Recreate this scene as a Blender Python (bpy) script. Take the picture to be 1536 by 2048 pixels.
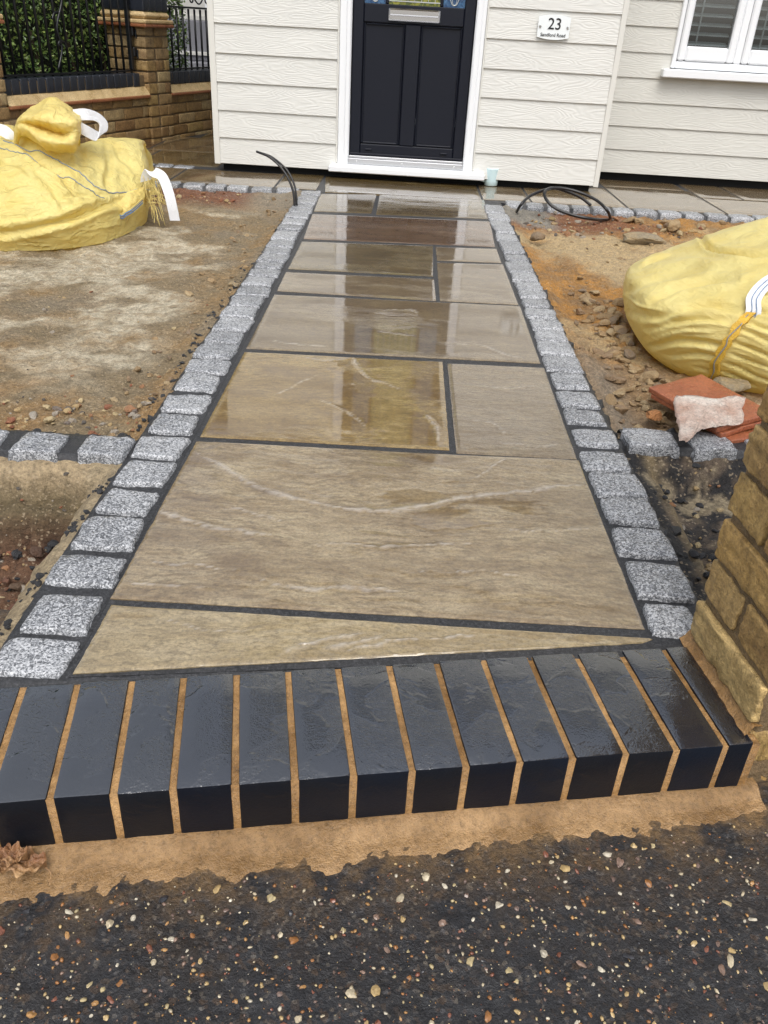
import bpy, bmesh, math, random
import numpy as np
from mathutils import Vector, Matrix

for o in list(bpy.data.objects): bpy.data.objects.remove(o)
scene = bpy.context.scene
COL = scene.collection
random.seed(7); RNG = np.random.default_rng(7)

# ------------------------------------------------------------------ camera, sky, sun, exposure
PITCH, ROLL, FPX, CAMH = 0.53540366, 0.0574308, 1648.89, 0.87
FW = np.array([0, math.cos(PITCH), -math.sin(PITCH)])
_r0 = np.array([1., 0, 0]); _u0 = np.cross(_r0, FW)
RT = math.cos(ROLL)*_r0 + math.sin(ROLL)*_u0
UP = -math.sin(ROLL)*_r0 + math.cos(ROLL)*_u0
CAM = np.array([0, 0, CAMH])
cam_d = bpy.data.cameras.new('camera'); cam = bpy.data.objects.new('camera', cam_d); COL.objects.link(cam)
cam_d.sensor_fit = 'HORIZONTAL'; cam_d.sensor_width = 36; cam_d.lens = 36*FPX/1536
cam_d.clip_start = 0.02; cam_d.clip_end = 2000
m = Matrix.Identity(4)
for i in range(3):
    m[i][0] = RT[i]; m[i][1] = UP[i]; m[i][2] = -FW[i]; m[i][3] = CAM[i]
cam.matrix_world = m
scene.camera = cam

SUN_EL, SUN_AZ = math.radians(58), math.radians(176)      # azimuth clockwise from +Y
w = bpy.data.worlds.new('World'); scene.world = w; w.use_nodes = True
nt = w.node_tree; bg = nt.nodes['Background']
sky = nt.nodes.new('ShaderNodeTexSky'); sky.sky_type = 'NISHITA'; sky.sun_disc = False
sky.sun_elevation = SUN_EL; sky.sun_rotation = SUN_AZ; sky.air_density = 1.0; sky.dust_density = 4.0; sky.ozone_density = 1.0
hs = nt.nodes.new('ShaderNodeHueSaturation'); hs.inputs['Saturation'].default_value = 0.34
nt.links.new(sky.outputs[0], hs.inputs['Color']); nt.links.new(hs.outputs[0], bg.inputs['Color'])
bg.inputs['Strength'].default_value = 0.15
sun_d = bpy.data.lights.new('sun', 'SUN'); sun_d.energy = 0.70; sun_d.angle = math.radians(40); sun_d.color = (1, .96, .9)
sun = bpy.data.objects.new('sun', sun_d); COL.objects.link(sun)
sdir = Vector((math.sin(SUN_AZ)*math.cos(SUN_EL), math.cos(SUN_AZ)*math.cos(SUN_EL), math.sin(SUN_EL)))
sun.rotation_euler = sdir.to_track_quat('Z', 'Y').to_euler(); sun.location = (0, -4, 12)
vs = scene.view_settings; vs.view_transform = 'Standard'; vs.look = 'None'; vs.gamma = 1; vs.use_curve_mapping = False
vs.exposure = 0.66
scene.cycles.max_bounces = 8; scene.cycles.use_denoising = True; scene.cycles.denoising_prefilter = 'NONE'
scene.cycles.caustics_reflective = False

# ------------------------------------------------------------------ measuring: photo pixel -> point on a level or upright plane
def ray(px, py): return FW + (px-768)/FPX*RT - (py-1024)/FPX*UP
def at(px, py, z=0.):
    d = ray(px, py); return CAM + d*((z-CAMH)/d[2])
def aty(px, py, Y):
    d = ray(px, py); return CAM + d*(Y/d[1])

# ------------------------------------------------------------------ noise
_P = np.random.default_rng(3).permutation(512)
_P = np.concatenate([_P, _P, _P])
_G = np.random.default_rng(4).normal(size=(512, 3)); _G /= np.linalg.norm(_G, axis=1)[:, None]
def perlin(x, y, z=0.):
    x, y, z = np.broadcast_arrays(np.asarray(x, float), np.asarray(y, float), np.asarray(z, float))
    xi, yi, zi = np.floor(x).astype(int), np.floor(y).astype(int), np.floor(z).astype(int)
    xf, yf, zf = x-xi, y-yi, z-zi
    u, v, ww = [t*t*t*(t*(t*6-15)+10) for t in (xf, yf, zf)]
    r = 0
    for dx in (0, 1):
        for dy in (0, 1):
            for dz in (0, 1):
                g = _G[_P[(_P[(_P[(xi+dx) & 511]+yi+dy) & 511]+zi+dz) & 511]]
                d = g[..., 0]*(xf-dx)+g[..., 1]*(yf-dy)+g[..., 2]*(zf-dz)
                r = r + d*(u if dx else 1-u)*(v if dy else 1-v)*(ww if dz else 1-ww)
    return r*1.4
def fbm(x, y, z=0., o=4, g=.5):
    r = 0; a = 1
    for i in range(o):
        r = r + a*perlin(np.asarray(x)*2**i+i*17.3, np.asarray(y)*2**i+i*9.1, np.asarray(z)*2**i)
        a *= g
    return r
def sst(a, b, x):
    t = np.clip((x-a)/(b-a), 0, 1); return t*t*(3-2*t)
def mixc(a, b, t):
    t = np.asarray(t)[..., None]; return np.asarray(a)*(1-t)+np.asarray(b)*t

# ------------------------------------------------------------------ objects
def tag(o, label=None, cat=None, group=None, kind=None):
    if label: o['label'] = label
    if cat: o['category'] = cat
    if group: o['group'] = group
    if kind: o['kind'] = kind
    return o
def empty(name, loc=(0, 0, 0), rz=0):
    o = bpy.data.objects.new(name, None); COL.objects.link(o)
    o.location = loc; o.rotation_euler = (0, 0, rz); o.empty_display_size = .05
    return o
def link(name, me, parent=None, loc=None, rot=None, scale=None):
    o = bpy.data.objects.new(name, me); COL.objects.link(o)
    if parent is not None: o.parent = parent
    if loc is not None: o.location = loc
    if rot is not None: o.rotation_euler = rot
    if scale is not None: o.scale = scale
    return o
def mk(name, V, F, mat, smooth=False):
    me = bpy.data.meshes.new(name)
    me.from_pydata([tuple(map(float, v)) for v in V], [], [tuple(map(int, f)) for f in F])
    if smooth: me.polygons.foreach_set('use_smooth', [True]*len(me.polygons))
    if mat: me.materials.append(mat)
    me.update(); return me
def attr(me, name, vals, typ='FLOAT'):
    a = me.attributes.new(name, typ, 'POINT')
    vals = np.asarray(vals, float)
    if typ == 'FLOAT_COLOR':
        c = np.ones((len(vals), 4)); c[:, :3] = vals; a.data.foreach_set('color', c.ravel())
    else: a.data.foreach_set('value', vals.ravel())
def bmesh_mesh(name, bm, mat, smooth=False):
    me = bpy.data.meshes.new(name); bm.to_mesh(me); bm.free()
    if smooth: me.polygons.foreach_set('use_smooth', [True]*len(me.polygons))
    me.materials.append(mat); return me
def bx(bm, x0, x1, y0, y1, z0, z1, bev=0., seg=1):
    r = bmesh.ops.create_cube(bm, size=1)
    vs_ = r['verts']
    for v in vs_:
        v.co = Vector(((x0+x1)/2+v.co.x*(x1-x0), (y0+y1)/2+v.co.y*(y1-y0), (z0+z1)/2+v.co.z*(z1-z0)))
    if bev > 0:
        es = list({e for v in vs_ for e in v.link_edges})
        bmesh.ops.bevel(bm, geom=es, offset=bev, segments=seg, affect='EDGES', profile=.6)
def boxes(name, lst, mat, parent=None, bev=.002, smooth=False):
    bm = bmesh.new()
    for b in lst: bx(bm, *b[:6], bev if len(b) < 7 else b[6])
    return link(name, bmesh_mesh(name, bm, mat, smooth), parent)
def tube_geo(pts, rad, n=8, closed=False):
    pts = np.asarray(pts, float); k = len(pts)
    rad = np.broadcast_to(np.asarray(rad, float), (k,))
    V = []; F = []
    tan = np.gradient(pts, axis=0); tan /= np.linalg.norm(tan, axis=1)[:, None]+1e-12
    a = np.array([0, 0, 1.]) if abs(tan[0][2]) < .9 else np.array([1., 0, 0])
    nrm = np.cross(tan[0], a); nrm /= np.linalg.norm(nrm)
    for i in range(k):
        nrm = nrm-tan[i]*(nrm@tan[i]); nrm /= np.linalg.norm(nrm)+1e-12
        b = np.cross(tan[i], nrm)
        for j in range(n):
            t = 2*math.pi*j/n
            V.append(pts[i]+rad[i]*(math.cos(t)*nrm+math.sin(t)*b))
    for i in range(k-1):
        for j in range(n):
            F.append((i*n+j, i*n+(j+1) % n, (i+1)*n+(j+1) % n, (i+1)*n+j))
    F.append(tuple(range(n))[::-1]); F.append(tuple((k-1)*n+j for j in range(n)))
    return V, F
def spline(pts, n=40):
    pts = np.asarray(pts, float); k = len(pts)
    P = np.vstack([2*pts[0]-pts[1], pts, 2*pts[-1]-pts[-2]])
    out = []
    for s in np.linspace(0, k-1-1e-9, n):
        i = int(s); t = s-i; a, b, c, d = P[i:i+4]
        out.append(.5*((2*b)+(-a+c)*t+(2*a-5*b+4*c-d)*t*t+(-a+3*b-3*c+d)*t**3))
    return np.array(out)
def tube(name, pts, rad, mat, parent=None, n=8, smooth_n=40):
    P = spline(pts, smooth_n) if smooth_n else pts
    return link(name, mk(name, *tube_geo(P, rad, n), mat, True), parent)
def ribbon(name, pts, wid, width, thick, mat, parent=None, n=40):
    """a flat strap: centre line pts, width directions wid (one per point)"""
    P = spline(pts, n); Wd = spline(wid, n); Wd /= np.linalg.norm(Wd, axis=1)[:, None]
    T = np.gradient(P, axis=0); N_ = np.cross(T, Wd); N_ /= np.linalg.norm(N_, axis=1)[:, None]
    prof = [(-1, 1), (-.6, 1.15), (-.2, .9), (.2, .9), (.6, 1.15), (1, 1), (1, -1), (-1, -1)]
    V = []; F = []; k = len(prof)
    for i in range(n):
        for a, b in prof: V.append(P[i]+Wd[i]*a*width/2+N_[i]*b*thick/2)
    for i in range(n-1):
        for j in range(k): F.append((i*k+j, i*k+(j+1) % k, (i+1)*k+(j+1) % k, (i+1)*k+j))
    F.append(tuple(range(k))[::-1]); F.append(tuple((n-1)*k+j for j in range(k)))
    return link(name, mk(name, V, F, mat, False), parent)
def grid_faces(nu, nv, wrap=False):
    F = []
    for i in range(nu-(0 if wrap else 1)):
        for j in range(nv-1):
            a = i*nv+j; b = ((i+1) % nu)*nv+j
            F.append((a, b, b+1, a+1))
    return F
def grid_normals(P):
    du = np.gradient(P, axis=0); dv = np.gradient(P, axis=1)
    n = np.cross(du, dv); return n/(np.linalg.norm(n, axis=2)[..., None]+1e-12)

# ------------------------------------------------------------------ materials
class MT:
    def __init__(s, name):
        s.m = bpy.data.materials.new(name); s.m.use_nodes = True; s.t = s.m.node_tree
        s.b = s.t.nodes['Principled BSDF']; s.out = s.t.nodes['Material Output']
    def n(s, typ, ins=None, **props):
        nd = s.t.nodes.new('ShaderNode'+typ)
        for k, v in props.items(): setattr(nd, k, v)
        for k, v in (ins or {}).items(): s.set(nd.inputs[k], v)
        return nd
    def set(s, sock, v):
        if isinstance(v, bpy.types.NodeSocket): s.t.links.new(v, sock)
        elif isinstance(v, bpy.types.Node): s.t.links.new(v.outputs[0], sock)
        else:
            if isinstance(v, (tuple, list)) and len(v) == 3 and sock.type == 'RGBA': v = (*v, 1)
            sock.default_value = v
    def P(s, **kw):
        for k, v in kw.items(): s.set(s.b.inputs[k.replace('_', ' ')], v)
        return s
    def coord(s, rnd=None, scale=(1, 1, 1), kind='Object', rot=(0, 0, 0)):
        c = s.n('TexCoord').outputs[kind]
        mp = s.n('Mapping', {'Vector': c, 'Scale': scale, 'Rotation': rot})
        if rnd:
            oi = s.n('ObjectInfo'); mu = s.n('Math', {0: oi.outputs['Random'], 1: rnd}, operation='MULTIPLY')
            cb = s.n('CombineXYZ', {0: mu, 1: mu, 2: mu}); s.t.links.new(cb.outputs[0], mp.inputs['Location'])
        return mp.outputs[0]
    def noise(s, vec, scale, detail=4, rough=.55, dist=0., out=0):
        return s.n('TexNoise', {'Vector': vec, 'Scale': scale, 'Detail': detail, 'Roughness': rough, 'Distortion': dist}).outputs[out]
    def vor(s, vec, scale, feature='F1', out='Distance', rnd=1.):
        return s.n('TexVoronoi', {'Vector': vec, 'Scale': scale, 'Randomness': rnd}, feature=feature).outputs[out]
    def ramp(s, fac, stops, interp='LINEAR'):
        nd = s.n('ValToRGB', {'Fac': fac}); cr = nd.color_ramp; cr.interpolation = interp
        while len(cr.elements) < len(stops): cr.elements.new(.5)
        for e, (p, c) in zip(cr.elements, stops):
            e.position = p; e.color = (c, c, c, 1) if isinstance(c, (int, float)) else (*c, 1)
        return nd.outputs[0]
    def mix(s, fac, a, b, mode='MIX'):
        nd = s.n('MixRGB', {'Fac': fac, 'Color1': a, 'Color2': b}, blend_type=mode); return nd.outputs[0]
    def math(s, op, a, b=0.): return s.n('Math', {0: a, 1: b}, operation=op).outputs[0]
    def bump(s, h, strength=.3, dist=.01, prev=None):
        ins = {'Height': h, 'Strength': strength, 'Distance': dist}
        if prev is not None: ins['Normal'] = prev
        return s.n('Bump', ins).outputs[0]

def simple(name, col, rough=.5, metal=0., bump=0., bscale=60, var=.0, spec=.5, coat=0.):
    t = MT(name); c = t.coord()
    base = col
    if var:
        n1 = t.noise(c, 9, 5); base = t.mix(n1, tuple(x*(1-var) for x in col), tuple(min(1, x*(1+var)) for x in col))
    t.P(Base_Color=base, Roughness=rough, Metallic=metal, Specular_IOR_Level=spec, Coat_Weight=coat)
    if bump: t.P(Normal=t.bump(t.noise(c, bscale, 5), bump, .01))
    return t.m

def sandstone(name, c1, c2, c3):
    t = MT(name); c = t.coord()
    st = t.coord(scale=(3.0, 8.2, 1))
    warp = t.noise(c, 2.6, 3)
    off = t.n('VectorMath', {0: st, 1: t.n('CombineXYZ', {1: t.math('MULTIPLY', warp, 1.3)}).outputs[0]}, operation='ADD').outputs[0]
    n1 = t.noise(off, 2.2, 9, .68); n2 = t.noise(off, 11, 7, .66); n3 = t.noise(c, 130, 6, .78); n4 = t.noise(c, 5, 4)
    base = t.ramp(n1, [(.30, c3), (.48, c1), (.66, c2)])
    base = t.mix(t.ramp(n2, [(.38, .62), (.54, 0.)]), base, tuple(x*.62 for x in c3))
    base = t.mix(t.ramp(n4, [(.52, 0.), (.70, .5)]), base, c2)
    base = t.mix(t.ramp(t.noise(st, .9, 5, .6), [(.50, 0.), (.66, .75)]), base, c3)
    base = t.mix(t.ramp(n2, [(.62, 0.), (.80, .3)]), base, tuple(min(1, x*1.28) for x in c2))
    base = t.mix(.85, base, t.ramp(n3, [(.34, .50), (.50, .92), (.66, 1.22)]), 'MULTIPLY')
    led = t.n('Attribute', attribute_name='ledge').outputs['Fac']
    base = t.mix(t.math('MULTIPLY', led, .55), base, (.50, .46, .41))  # pale ridges and veins of the stone, plus glints of light painted into its colour
    wet = t.n('Attribute', attribute_name='wet').outputs['Fac']
    base = t.mix(wet, base, t.mix(1., base, (.74, .68, .56), 'MULTIPLY'))
    dry = t.math('SUBTRACT', 1., wet)
    fine = t.math('ADD', t.noise(off, 13, 8, .68), t.math('MULTIPLY', n3, .22))
    bn = t.n('Bump', {'Height': fine, 'Strength': t.math('ADD', t.math('MULTIPLY', dry, .42), .05), 'Distance': .008}).outputs[0]
    film = t.math('ADD', t.noise(off, 6, 5, .6), t.math('MULTIPLY', t.noise(c, 70, 3, .6), .12))
    fn = t.n('Bump', {'Height': film, 'Strength': t.math('ADD', t.math('MULTIPLY', dry, .065), .014), 'Distance': .008}).outputs[0]
    cr_ = t.mix(wet, t.ramp(t.noise(off, 9, 6, .65), [(.30, .012), (.50, .05), (.70, .22)]), (.008, .008, .008))
    t.P(Base_Color=base, Roughness=.45, Specular_IOR_Level=.4, Normal=bn, Coat_Weight=1., Coat_IOR=1.80, Coat_Roughness=cr_, Coat_Normal=fn)
    return t.m

def granite():
    t = MT('granite'); c = t.coord(rnd=40.)
    w1 = t.noise(c, 90, 3, .6, out=1)
    cc = t.n('VectorMath', {0: c, 1: t.n('VectorMath', {0: w1, 1: (.006, .006, .006)}, operation='MULTIPLY').outputs[0]}, operation='ADD').outputs[0]
    v = t.vor(cc, 330, out='Color'); v2 = t.vor(cc, 640, out='Color')
    s1 = t.n('SeparateColor', {0: v}).outputs[0]; s2 = t.n('SeparateColor', {0: v2}).outputs[1]
    f = t.math('ADD', t.math('MULTIPLY', s1, .6), t.math('MULTIPLY', s2, .4))
    big = t.noise(c, 14, 3)
    f = t.math('ADD', f, t.math('MULTIPLY', t.math('SUBTRACT', big, .5), .3))
    f = t.math('ADD', f, t.math('MULTIPLY', t.math('SUBTRACT', t.n('ObjectInfo').outputs['Random'], .4), .13))
    base = t.ramp(f, [(.20, (.026, .028, .032)), (.36, (.090, .095, .105)), (.50, (.20, .21, .222)), (.64, (.36, .37, .385)), (.84, (.60, .61, .625))])
    base = t.mix(.18, base, (.30, .31, .325))
    t.P(Base_Color=base, Roughness=t.ramp(t.noise(c, 60, 4), [(.35, .18), (.65, .5)]))
    b = t.bump(t.noise(c, 130, 6, .7), .55, .004); t.P(Normal=b)
    return t.m

def grout():
    t = MT('dark_grout'); c = t.coord()
    n = t.noise(c, 190, 5, .8); n2 = t.noise(c, 7, 4)
    base = t.ramp(n, [(.36, (.008, .009, .010)), (.52, (.028, .029, .032)), (.68, (.085, .086, .092))])
    base = t.mix(t.ramp(n2, [(.5, 0.), (.75, .4)]), base, (.055, .055, .058))
    t.P(Base_Color=base, Roughness=.45, Normal=t.bump(n, .8, .003)); return t.m

def blue_brick():
    t = MT('blue_engineering_brick'); c = t.coord(kind='Object'); cr = t.coord(rnd=30.)
    oi = t.n('ObjectInfo').outputs['Random']
    base = t.ramp(oi, [(0., (.004, .006, .012)), (.35, (.006, .007, .010)), (.7, (.0045, .008, .016)), (1., (.004, .005, .008))])
    base = t.mix(t.ramp(t.noise(cr, 18, 5), [(.45, 0.), (.7, .5)]), base, (.007, .008, .010))
    # water beads and wet film
    w1 = t.noise(cr, 70, 2, .5, out=1)
    cc = t.n('VectorMath', {0: cr, 1: t.n('VectorMath', {0: w1, 1: (.012, .012, .012)}, operation='MULTIPLY').outputs[0]}, operation='ADD').outputs[0]
    d1 = t.math('MULTIPLY', t.ramp(t.vor(cc, 130), [(.0, 1.), (.36, .75), (.44, 0.)]), t.ramp(t.noise(cr, 30, 2), [(.42, 0.), (.5, 1.)]))
    d2 = t.ramp(t.vor(cc, 290), [(.0, .55), (.42, .35), (.52, 0.)])
    film = t.ramp(t.noise(cr, 11, 3, .5, .6), [(.50, 0.), (.53, 1.)])
    wetness = t.ramp(oi, [(.0, .15), (1., 1.)])
    h = t.math('MAXIMUM', d1, t.math('MULTIPLY', d2, .6)); h = t.math('MAXIMUM', h, t.math('MULTIPLY', film, 1.1))
    h = t.math('ADD', h, t.math('ADD', t.math('MULTIPLY', t.noise(cr, 60, 4), .8), t.math('MULTIPLY', t.noise(cr, 240, 3, .7), .35)))
    t.P(Base_Color=base, Roughness=.5, Specular_IOR_Level=.12, Normal=t.bump(t.noise(cr, 260, 4, .7), .35, .002), Coat_Weight=t.ramp(t.n('SeparateXYZ', {0: t.n('NewGeometry').outputs['Normal']}).outputs[2], [(.4, .12), (.9, 1.)]), Coat_IOR=2.45, Coat_Tint=(.80, .90, 1.),
        Coat_Roughness=t.mix(film, t.ramp(t.noise(cr, 40, 4), [(.3, .10), (.7, .26)]), (.03, .03, .03)), Coat_Normal=t.bump(h, .26, .0030))
    return t.m

def mortar(name, c1, c2, rough=.5, bs=.5, edge=False):
    t = MT(name); c = t.coord()
    n = t.noise(c, 9, 6, .6); n2 = t.noise(c, 330, 3, .7)
    base = t.ramp(n, [(.32, c1), (.68, c2)])
    base = t.mix(.7, base, t.ramp(t.noise(c, 120, 5, .75), [(.32, .4), (.5, .95), (.7, 1.25)]), 'MULTIPLY')
    if edge:
        ed = t.n('Attribute', attribute_name='edge').outputs['Fac']
        base = t.mix(t.ramp(t.math('ADD', t.math('MULTIPLY', t.noise(c, 38, 6, .72), 1.1), ed), [(1.0, 0.), (1.16, .92)]), base, (.022, .020, .019))
    t.P(Base_Color=base, Roughness=t.ramp(n, [(.35, rough*.45), (.7, rough)]), Normal=t.bump(t.math('ADD', n2, t.math('MULTIPLY', t.noise(c, 45, 5), 1.6)), bs, .004))
    return t.m

def tarmac():
    t = MT('wet_tarmac'); c = t.coord()
    n1 = t.noise(c, 5, 6, .65); n2 = t.noise(c, 210, 5, .75); n3 = t.noise(c, 55, 6, .7)
    base = t.ramp(n1, [(.32, (.013, .013, .015)), (.55, (.027, .028, .032)), (.72, (.040, .040, .042))])
    agg = t.n('SeparateColor', {0: t.vor(c, 230, out='Color')})
    ag2 = t.n('SeparateColor', {0: t.vor(c, 120, out='Color')})
    base = t.mix(t.ramp(agg.outputs[0], [(.80, 0.), (.9, .55)]), base, t.ramp(agg.outputs[1], [(0., (.05, .045, .045)), (.4, (.10, .065, .045)), (.7, (.22, .19, .15)), (1., (.10, .10, .11))]))
    base = t.mix(t.ramp(ag2.outputs[0], [(.88, 0.), (.93, .4)]), base, t.ramp(ag2.outputs[1], [(0., (.06, .045, .03)), (.5, (.14, .08, .04)), (1., (.09, .085, .08))]))
    dust = t.n('Attribute', attribute_name='dust').outputs['Fac']
    base = t.mix(t.math('MULTIPLY', dust, t.ramp(n3, [(.36, .25), (.60, 1.)])), base, (.30, .185, .08))
    base = t.mix(.75, base, t.ramp(n2, [(.32, .25), (.62, 1.1)]), 'MULTIPLY')
    t.P(Base_Color=base, Roughness=t.ramp(n1, [(.35, .5), (.6, .28)]), Specular_IOR_Level=.4, Coat_Weight=t.ramp(n3, [(.35, .9), (.62, .15)]), Coat_Roughness=.10, Coat_IOR=1.4,
        Normal=t.bump(t.math('ADD', t.math('MULTIPLY', n3, 1.8), n2), .9, .006), Coat_Normal=t.n('Bump', {'Height': t.math('ADD', t.math('MULTIPLY', n3, 1.8), t.math('MULTIPLY', n2, .5)), 'Strength': t.ramp(n1, [(.40, .75), (.60, .22)]), 'Distance': .006}).outputs[0])
    return t.m

PEB = [(.0, (.46, .37, .20)), (.12, (.52, .44, .30)), (.24, (.32, .145, .05)), (.36, (.42, .23, .085)), (.46, (.23, .09, .055)),
       (.56, (.27, .18, .135)), (.66, (.50, .36, .17)), (.76, (.19, .13, .105)), (.86, (.60, .54, .42)), (.93, (.04, .04, .045))]
def pebble(island=False):
    t = MT('pebble'+('_gravel' if island else '')); c = t.coord()
    r = t.n('NewGeometry').outputs['Random Per Island'] if island else t.n('ObjectInfo').outputs['Random']
    base = t.ramp(r, PEB, 'CONSTANT')
    base = t.mix(.8, base, t.ramp(t.noise(c, 160 if island else 2.5, 4), [(.3, .35), (.65, .95)]), 'MULTIPLY')
    t.P(Base_Color=base, Roughness=.22); return t.m

def stone_mat(name, stops, dirt=(.30, .18, .07), amt=.6):
    t = MT(name); c = t.coord(rnd=30.)
    base = t.ramp(t.n('ObjectInfo').outputs['Random'], stops, 'CONSTANT')
    base = t.mix(t.ramp(t.noise(c, 2.4, 5, .65), [(.4, 0.), (.65, amt)]), base, dirt)
    base = t.mix(.5, base, t.ramp(t.noise(c, 14, 4), [(.3, .5), (.7, 1.)]), 'MULTIPLY')
    t.P(Base_Color=base, Roughness=.6, Normal=t.bump(t.noise(c, 5, 6, .65), .5, .15)); return t.m

def soil():
    t = MT('soil'); c = t.coord()
    a = t.n('Attribute', attribute_name='col').outputs['Color']
    n1 = t.noise(c, 260, 4, .7); n2 = t.noise(c, 45, 6, .68)
    base = t.mix(.9, a, t.ramp(t.noise(c, 110, 6, .8), [(.33, .42), (.5, .95), (.68, 1.35)]), 'MULTIPLY')
    base = t.mix(.7, base, t.ramp(n2, [(.32, .5), (.6, 1.05)]), 'MULTIPLY')
    base = t.mix(t.ramp(t.n('SeparateColor', {0: t.vor(c, 210, out='Color')}).outputs[0], [(.90, 0.), (.95, .45)]), base, (.50, .40, .27))
    t.P(Base_Color=base, Roughness=t.ramp(n2, [(.35, .38), (.65, .75)]), Specular_IOR_Level=.35,
        Normal=t.bump(t.math('ADD', n1, t.math('MULTIPLY', n2, 2.4)), .8, .008))
    return t.m

def cladding(name, col):
    t = MT(name); c = t.coord(rnd=50., scale=(1, 1, 1))
    wide = t.n('VectorMath', {0: c, 1: (1.7, 1., 10.)}, operation='MULTIPLY').outputs[0]
    n = t.noise(wide, 1.15, 2, .45, .35)
    ring = t.math('SINE', t.math('MULTIPLY', n, 130.))
    fine = t.n('VectorMath', {0: c, 1: (6., 1., 170.)}, operation='MULTIPLY').outputs[0]
    h = t.math('ADD', t.math('MULTIPLY', ring, .5), t.math('MULTIPLY', t.noise(fine, 1.6, 3), .5))
    base = t.mix(t.ramp(t.noise(c, 5, 4), [(.4, 0.), (.75, .35)]), col, tuple(x*.86 for x in col))
    t.P(Base_Color=base, Roughness=.5, Normal=t.bump(h, .42, .0020)); return t.m

def stock_brick(name, stops, dark=.45):
    t = MT(name); c = t.coord(rnd=30.)
    base = t.ramp(t.n('ObjectInfo').outputs['Random'], stops, 'LINEAR')
    n1 = t.noise(c, 22, 6, .65); n2 = t.noise(c, 160, 5, .7)
    base = t.mix(.8, base, t.ramp(n1, [(.3, (dark, dark*.9, dark*.75)), (.58, (1, 1, 1)), (.75, (1.15, 1.1, 1.)) ]), 'MULTIPLY')
    base = t.mix(t.ramp(t.noise(c, 7, 4), [(.55, 0.), (.72, .55)]), base, (.16, .075, .03))
    base = t.mix(.9, base, t.ramp(t.noise(c, 85, 6, .8), [(.33, .4), (.5, .95), (.68, 1.3)]), 'MULTIPLY')
    t.P(Base_Color=base, Roughness=t.ramp(n1, [(.3, .28), (.7, .6)]), Normal=t.bump(t.math('ADD', n2, t.math('MULTIPLY', n1, 1.5)), .8, .005)); return t.m

def fabric(name, col, deep, weave=True, cr=1.):
    t = MT(name); c = t.coord()
    n = t.noise(c, 7, 5, .6)
    base = t.mix(t.ramp(n, [(.38, 0.), (.66, .75)]), col, (col[0]*.95, col[1]*.88, col[2]*.70))
    base = t.mix(t.ramp(t.noise(c, 28, 6, .75), [(.60, 0.), (.78, .40)]), base, (.42, .33, .16))
    wv = t.n('TexWave', {'Vector': c, 'Scale': 150., 'Distortion': .4}, bands_direction='Z').outputs['Fac']
    wv2 = t.n('TexWave', {'Vector': c, 'Scale': 150., 'Distortion': .4}, bands_direction='X').outputs['Fac']
    wr = t.noise(t.coord(scale=(1, 1, 2.4), rot=(.3, .2, .5)), 16, 4, .6, 1.2)
    wc = t.n('VectorMath', {0: t.coord(scale=(1, 1, 1.7), rot=(.4, .3, .6)), 1: t.n('VectorMath', {0: t.noise(c, 6, 3, .6, out=1), 1: (.10, .10, .10)}, operation='MULTIPLY').outputs[0]}, operation='ADD').outputs[0]
    cr1 = t.vor(wc, 8.5); cr2 = t.vor(wc, 21.)
    amt = t.ramp(t.noise(c, 3.2, 3), [(.38, .15), (.62, 1.)])
    h = t.math('ADD', t.math('MULTIPLY', wr, .35), t.math('MULTIPLY', t.math('ADD', wv, wv2), .016 if weave else 0.))
    h = t.math('ADD', h, t.math('MULTIPLY', amt, t.math('ADD', t.math('MULTIPLY', cr1, cr), t.math('MULTIPLY', cr2, .25*cr))))
    for sc_, am_ in ((4.5, .20*cr), (10., .10*cr), (22., .035*cr)):
        ln = t.ramp(t.math('ABSOLUTE', t.math('SUBTRACT', t.noise(wc, sc_, 2, .5, .4), .5)), [(0., 1.), (.012, .6), (.05, 0.)])
        h = t.math('ADD', h, t.math('MULTIPLY', ln, am_))
    t.P(Base_Color=base, Roughness=.36, Specular_IOR_Level=.55, Normal=t.bump(h, .85, .026))
    tr = t.n('BsdfTranslucent', {'Color': deep})
    mx = t.n('MixShader', {0: .28, 1: t.b.outputs[0], 2: tr.outputs[0]})
    t.t.links.new(mx.outputs[0], t.out.inputs['Surface']); return t.m

def glassy(name, col, rough=.03):
    t = MT(name); t.P(Base_Color=col, Roughness=rough, Specular_IOR_Level=.8); return t.m
def pane_glass():
    t = MT('window_glass')
    tr = t.n('BsdfTransparent', {'Color': (.80, .84, .84)}); gl = t.n('BsdfGlossy', {'Color': (1, 1, 1), 'Roughness': .01})
    fr = t.n('Fresnel', {'IOR': 1.5})
    mx = t.n('MixShader', {0: t.math('ADD', fr.outputs[0], .08), 1: tr.outputs[0], 2: gl.outputs[0]})
    t.t.links.new(mx.outputs[0], t.out.inputs['Surface']); return t.m
def leaded(name, c1, c2):
    t = MT(name); c = t.coord()
    v = t.vor(c, 70, out='Color'); sp = t.n('SeparateColor', {0: v}).outputs[0]
    base = t.ramp(sp, [(.2, c1), (.8, c2)])
    t.P(Base_Color=base, Roughness=.06, Specular_IOR_Level=.7, Normal=t.bump(t.noise(c, 60, 3), .3, .004)); return t.m
def leaf_mat():
    t = MT('hedge_leaf'); r = t.n('NewGeometry').outputs['Random Per Island']
    base = t.ramp(r, [(0., (.055, .105, .028)), (.5, (.12, .20, .05)), (.85, (.21, .30, .075)), (1., (.33, .40, .10))])
    t.P(Base_Color=base, Roughness=.35); return t.m

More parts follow.
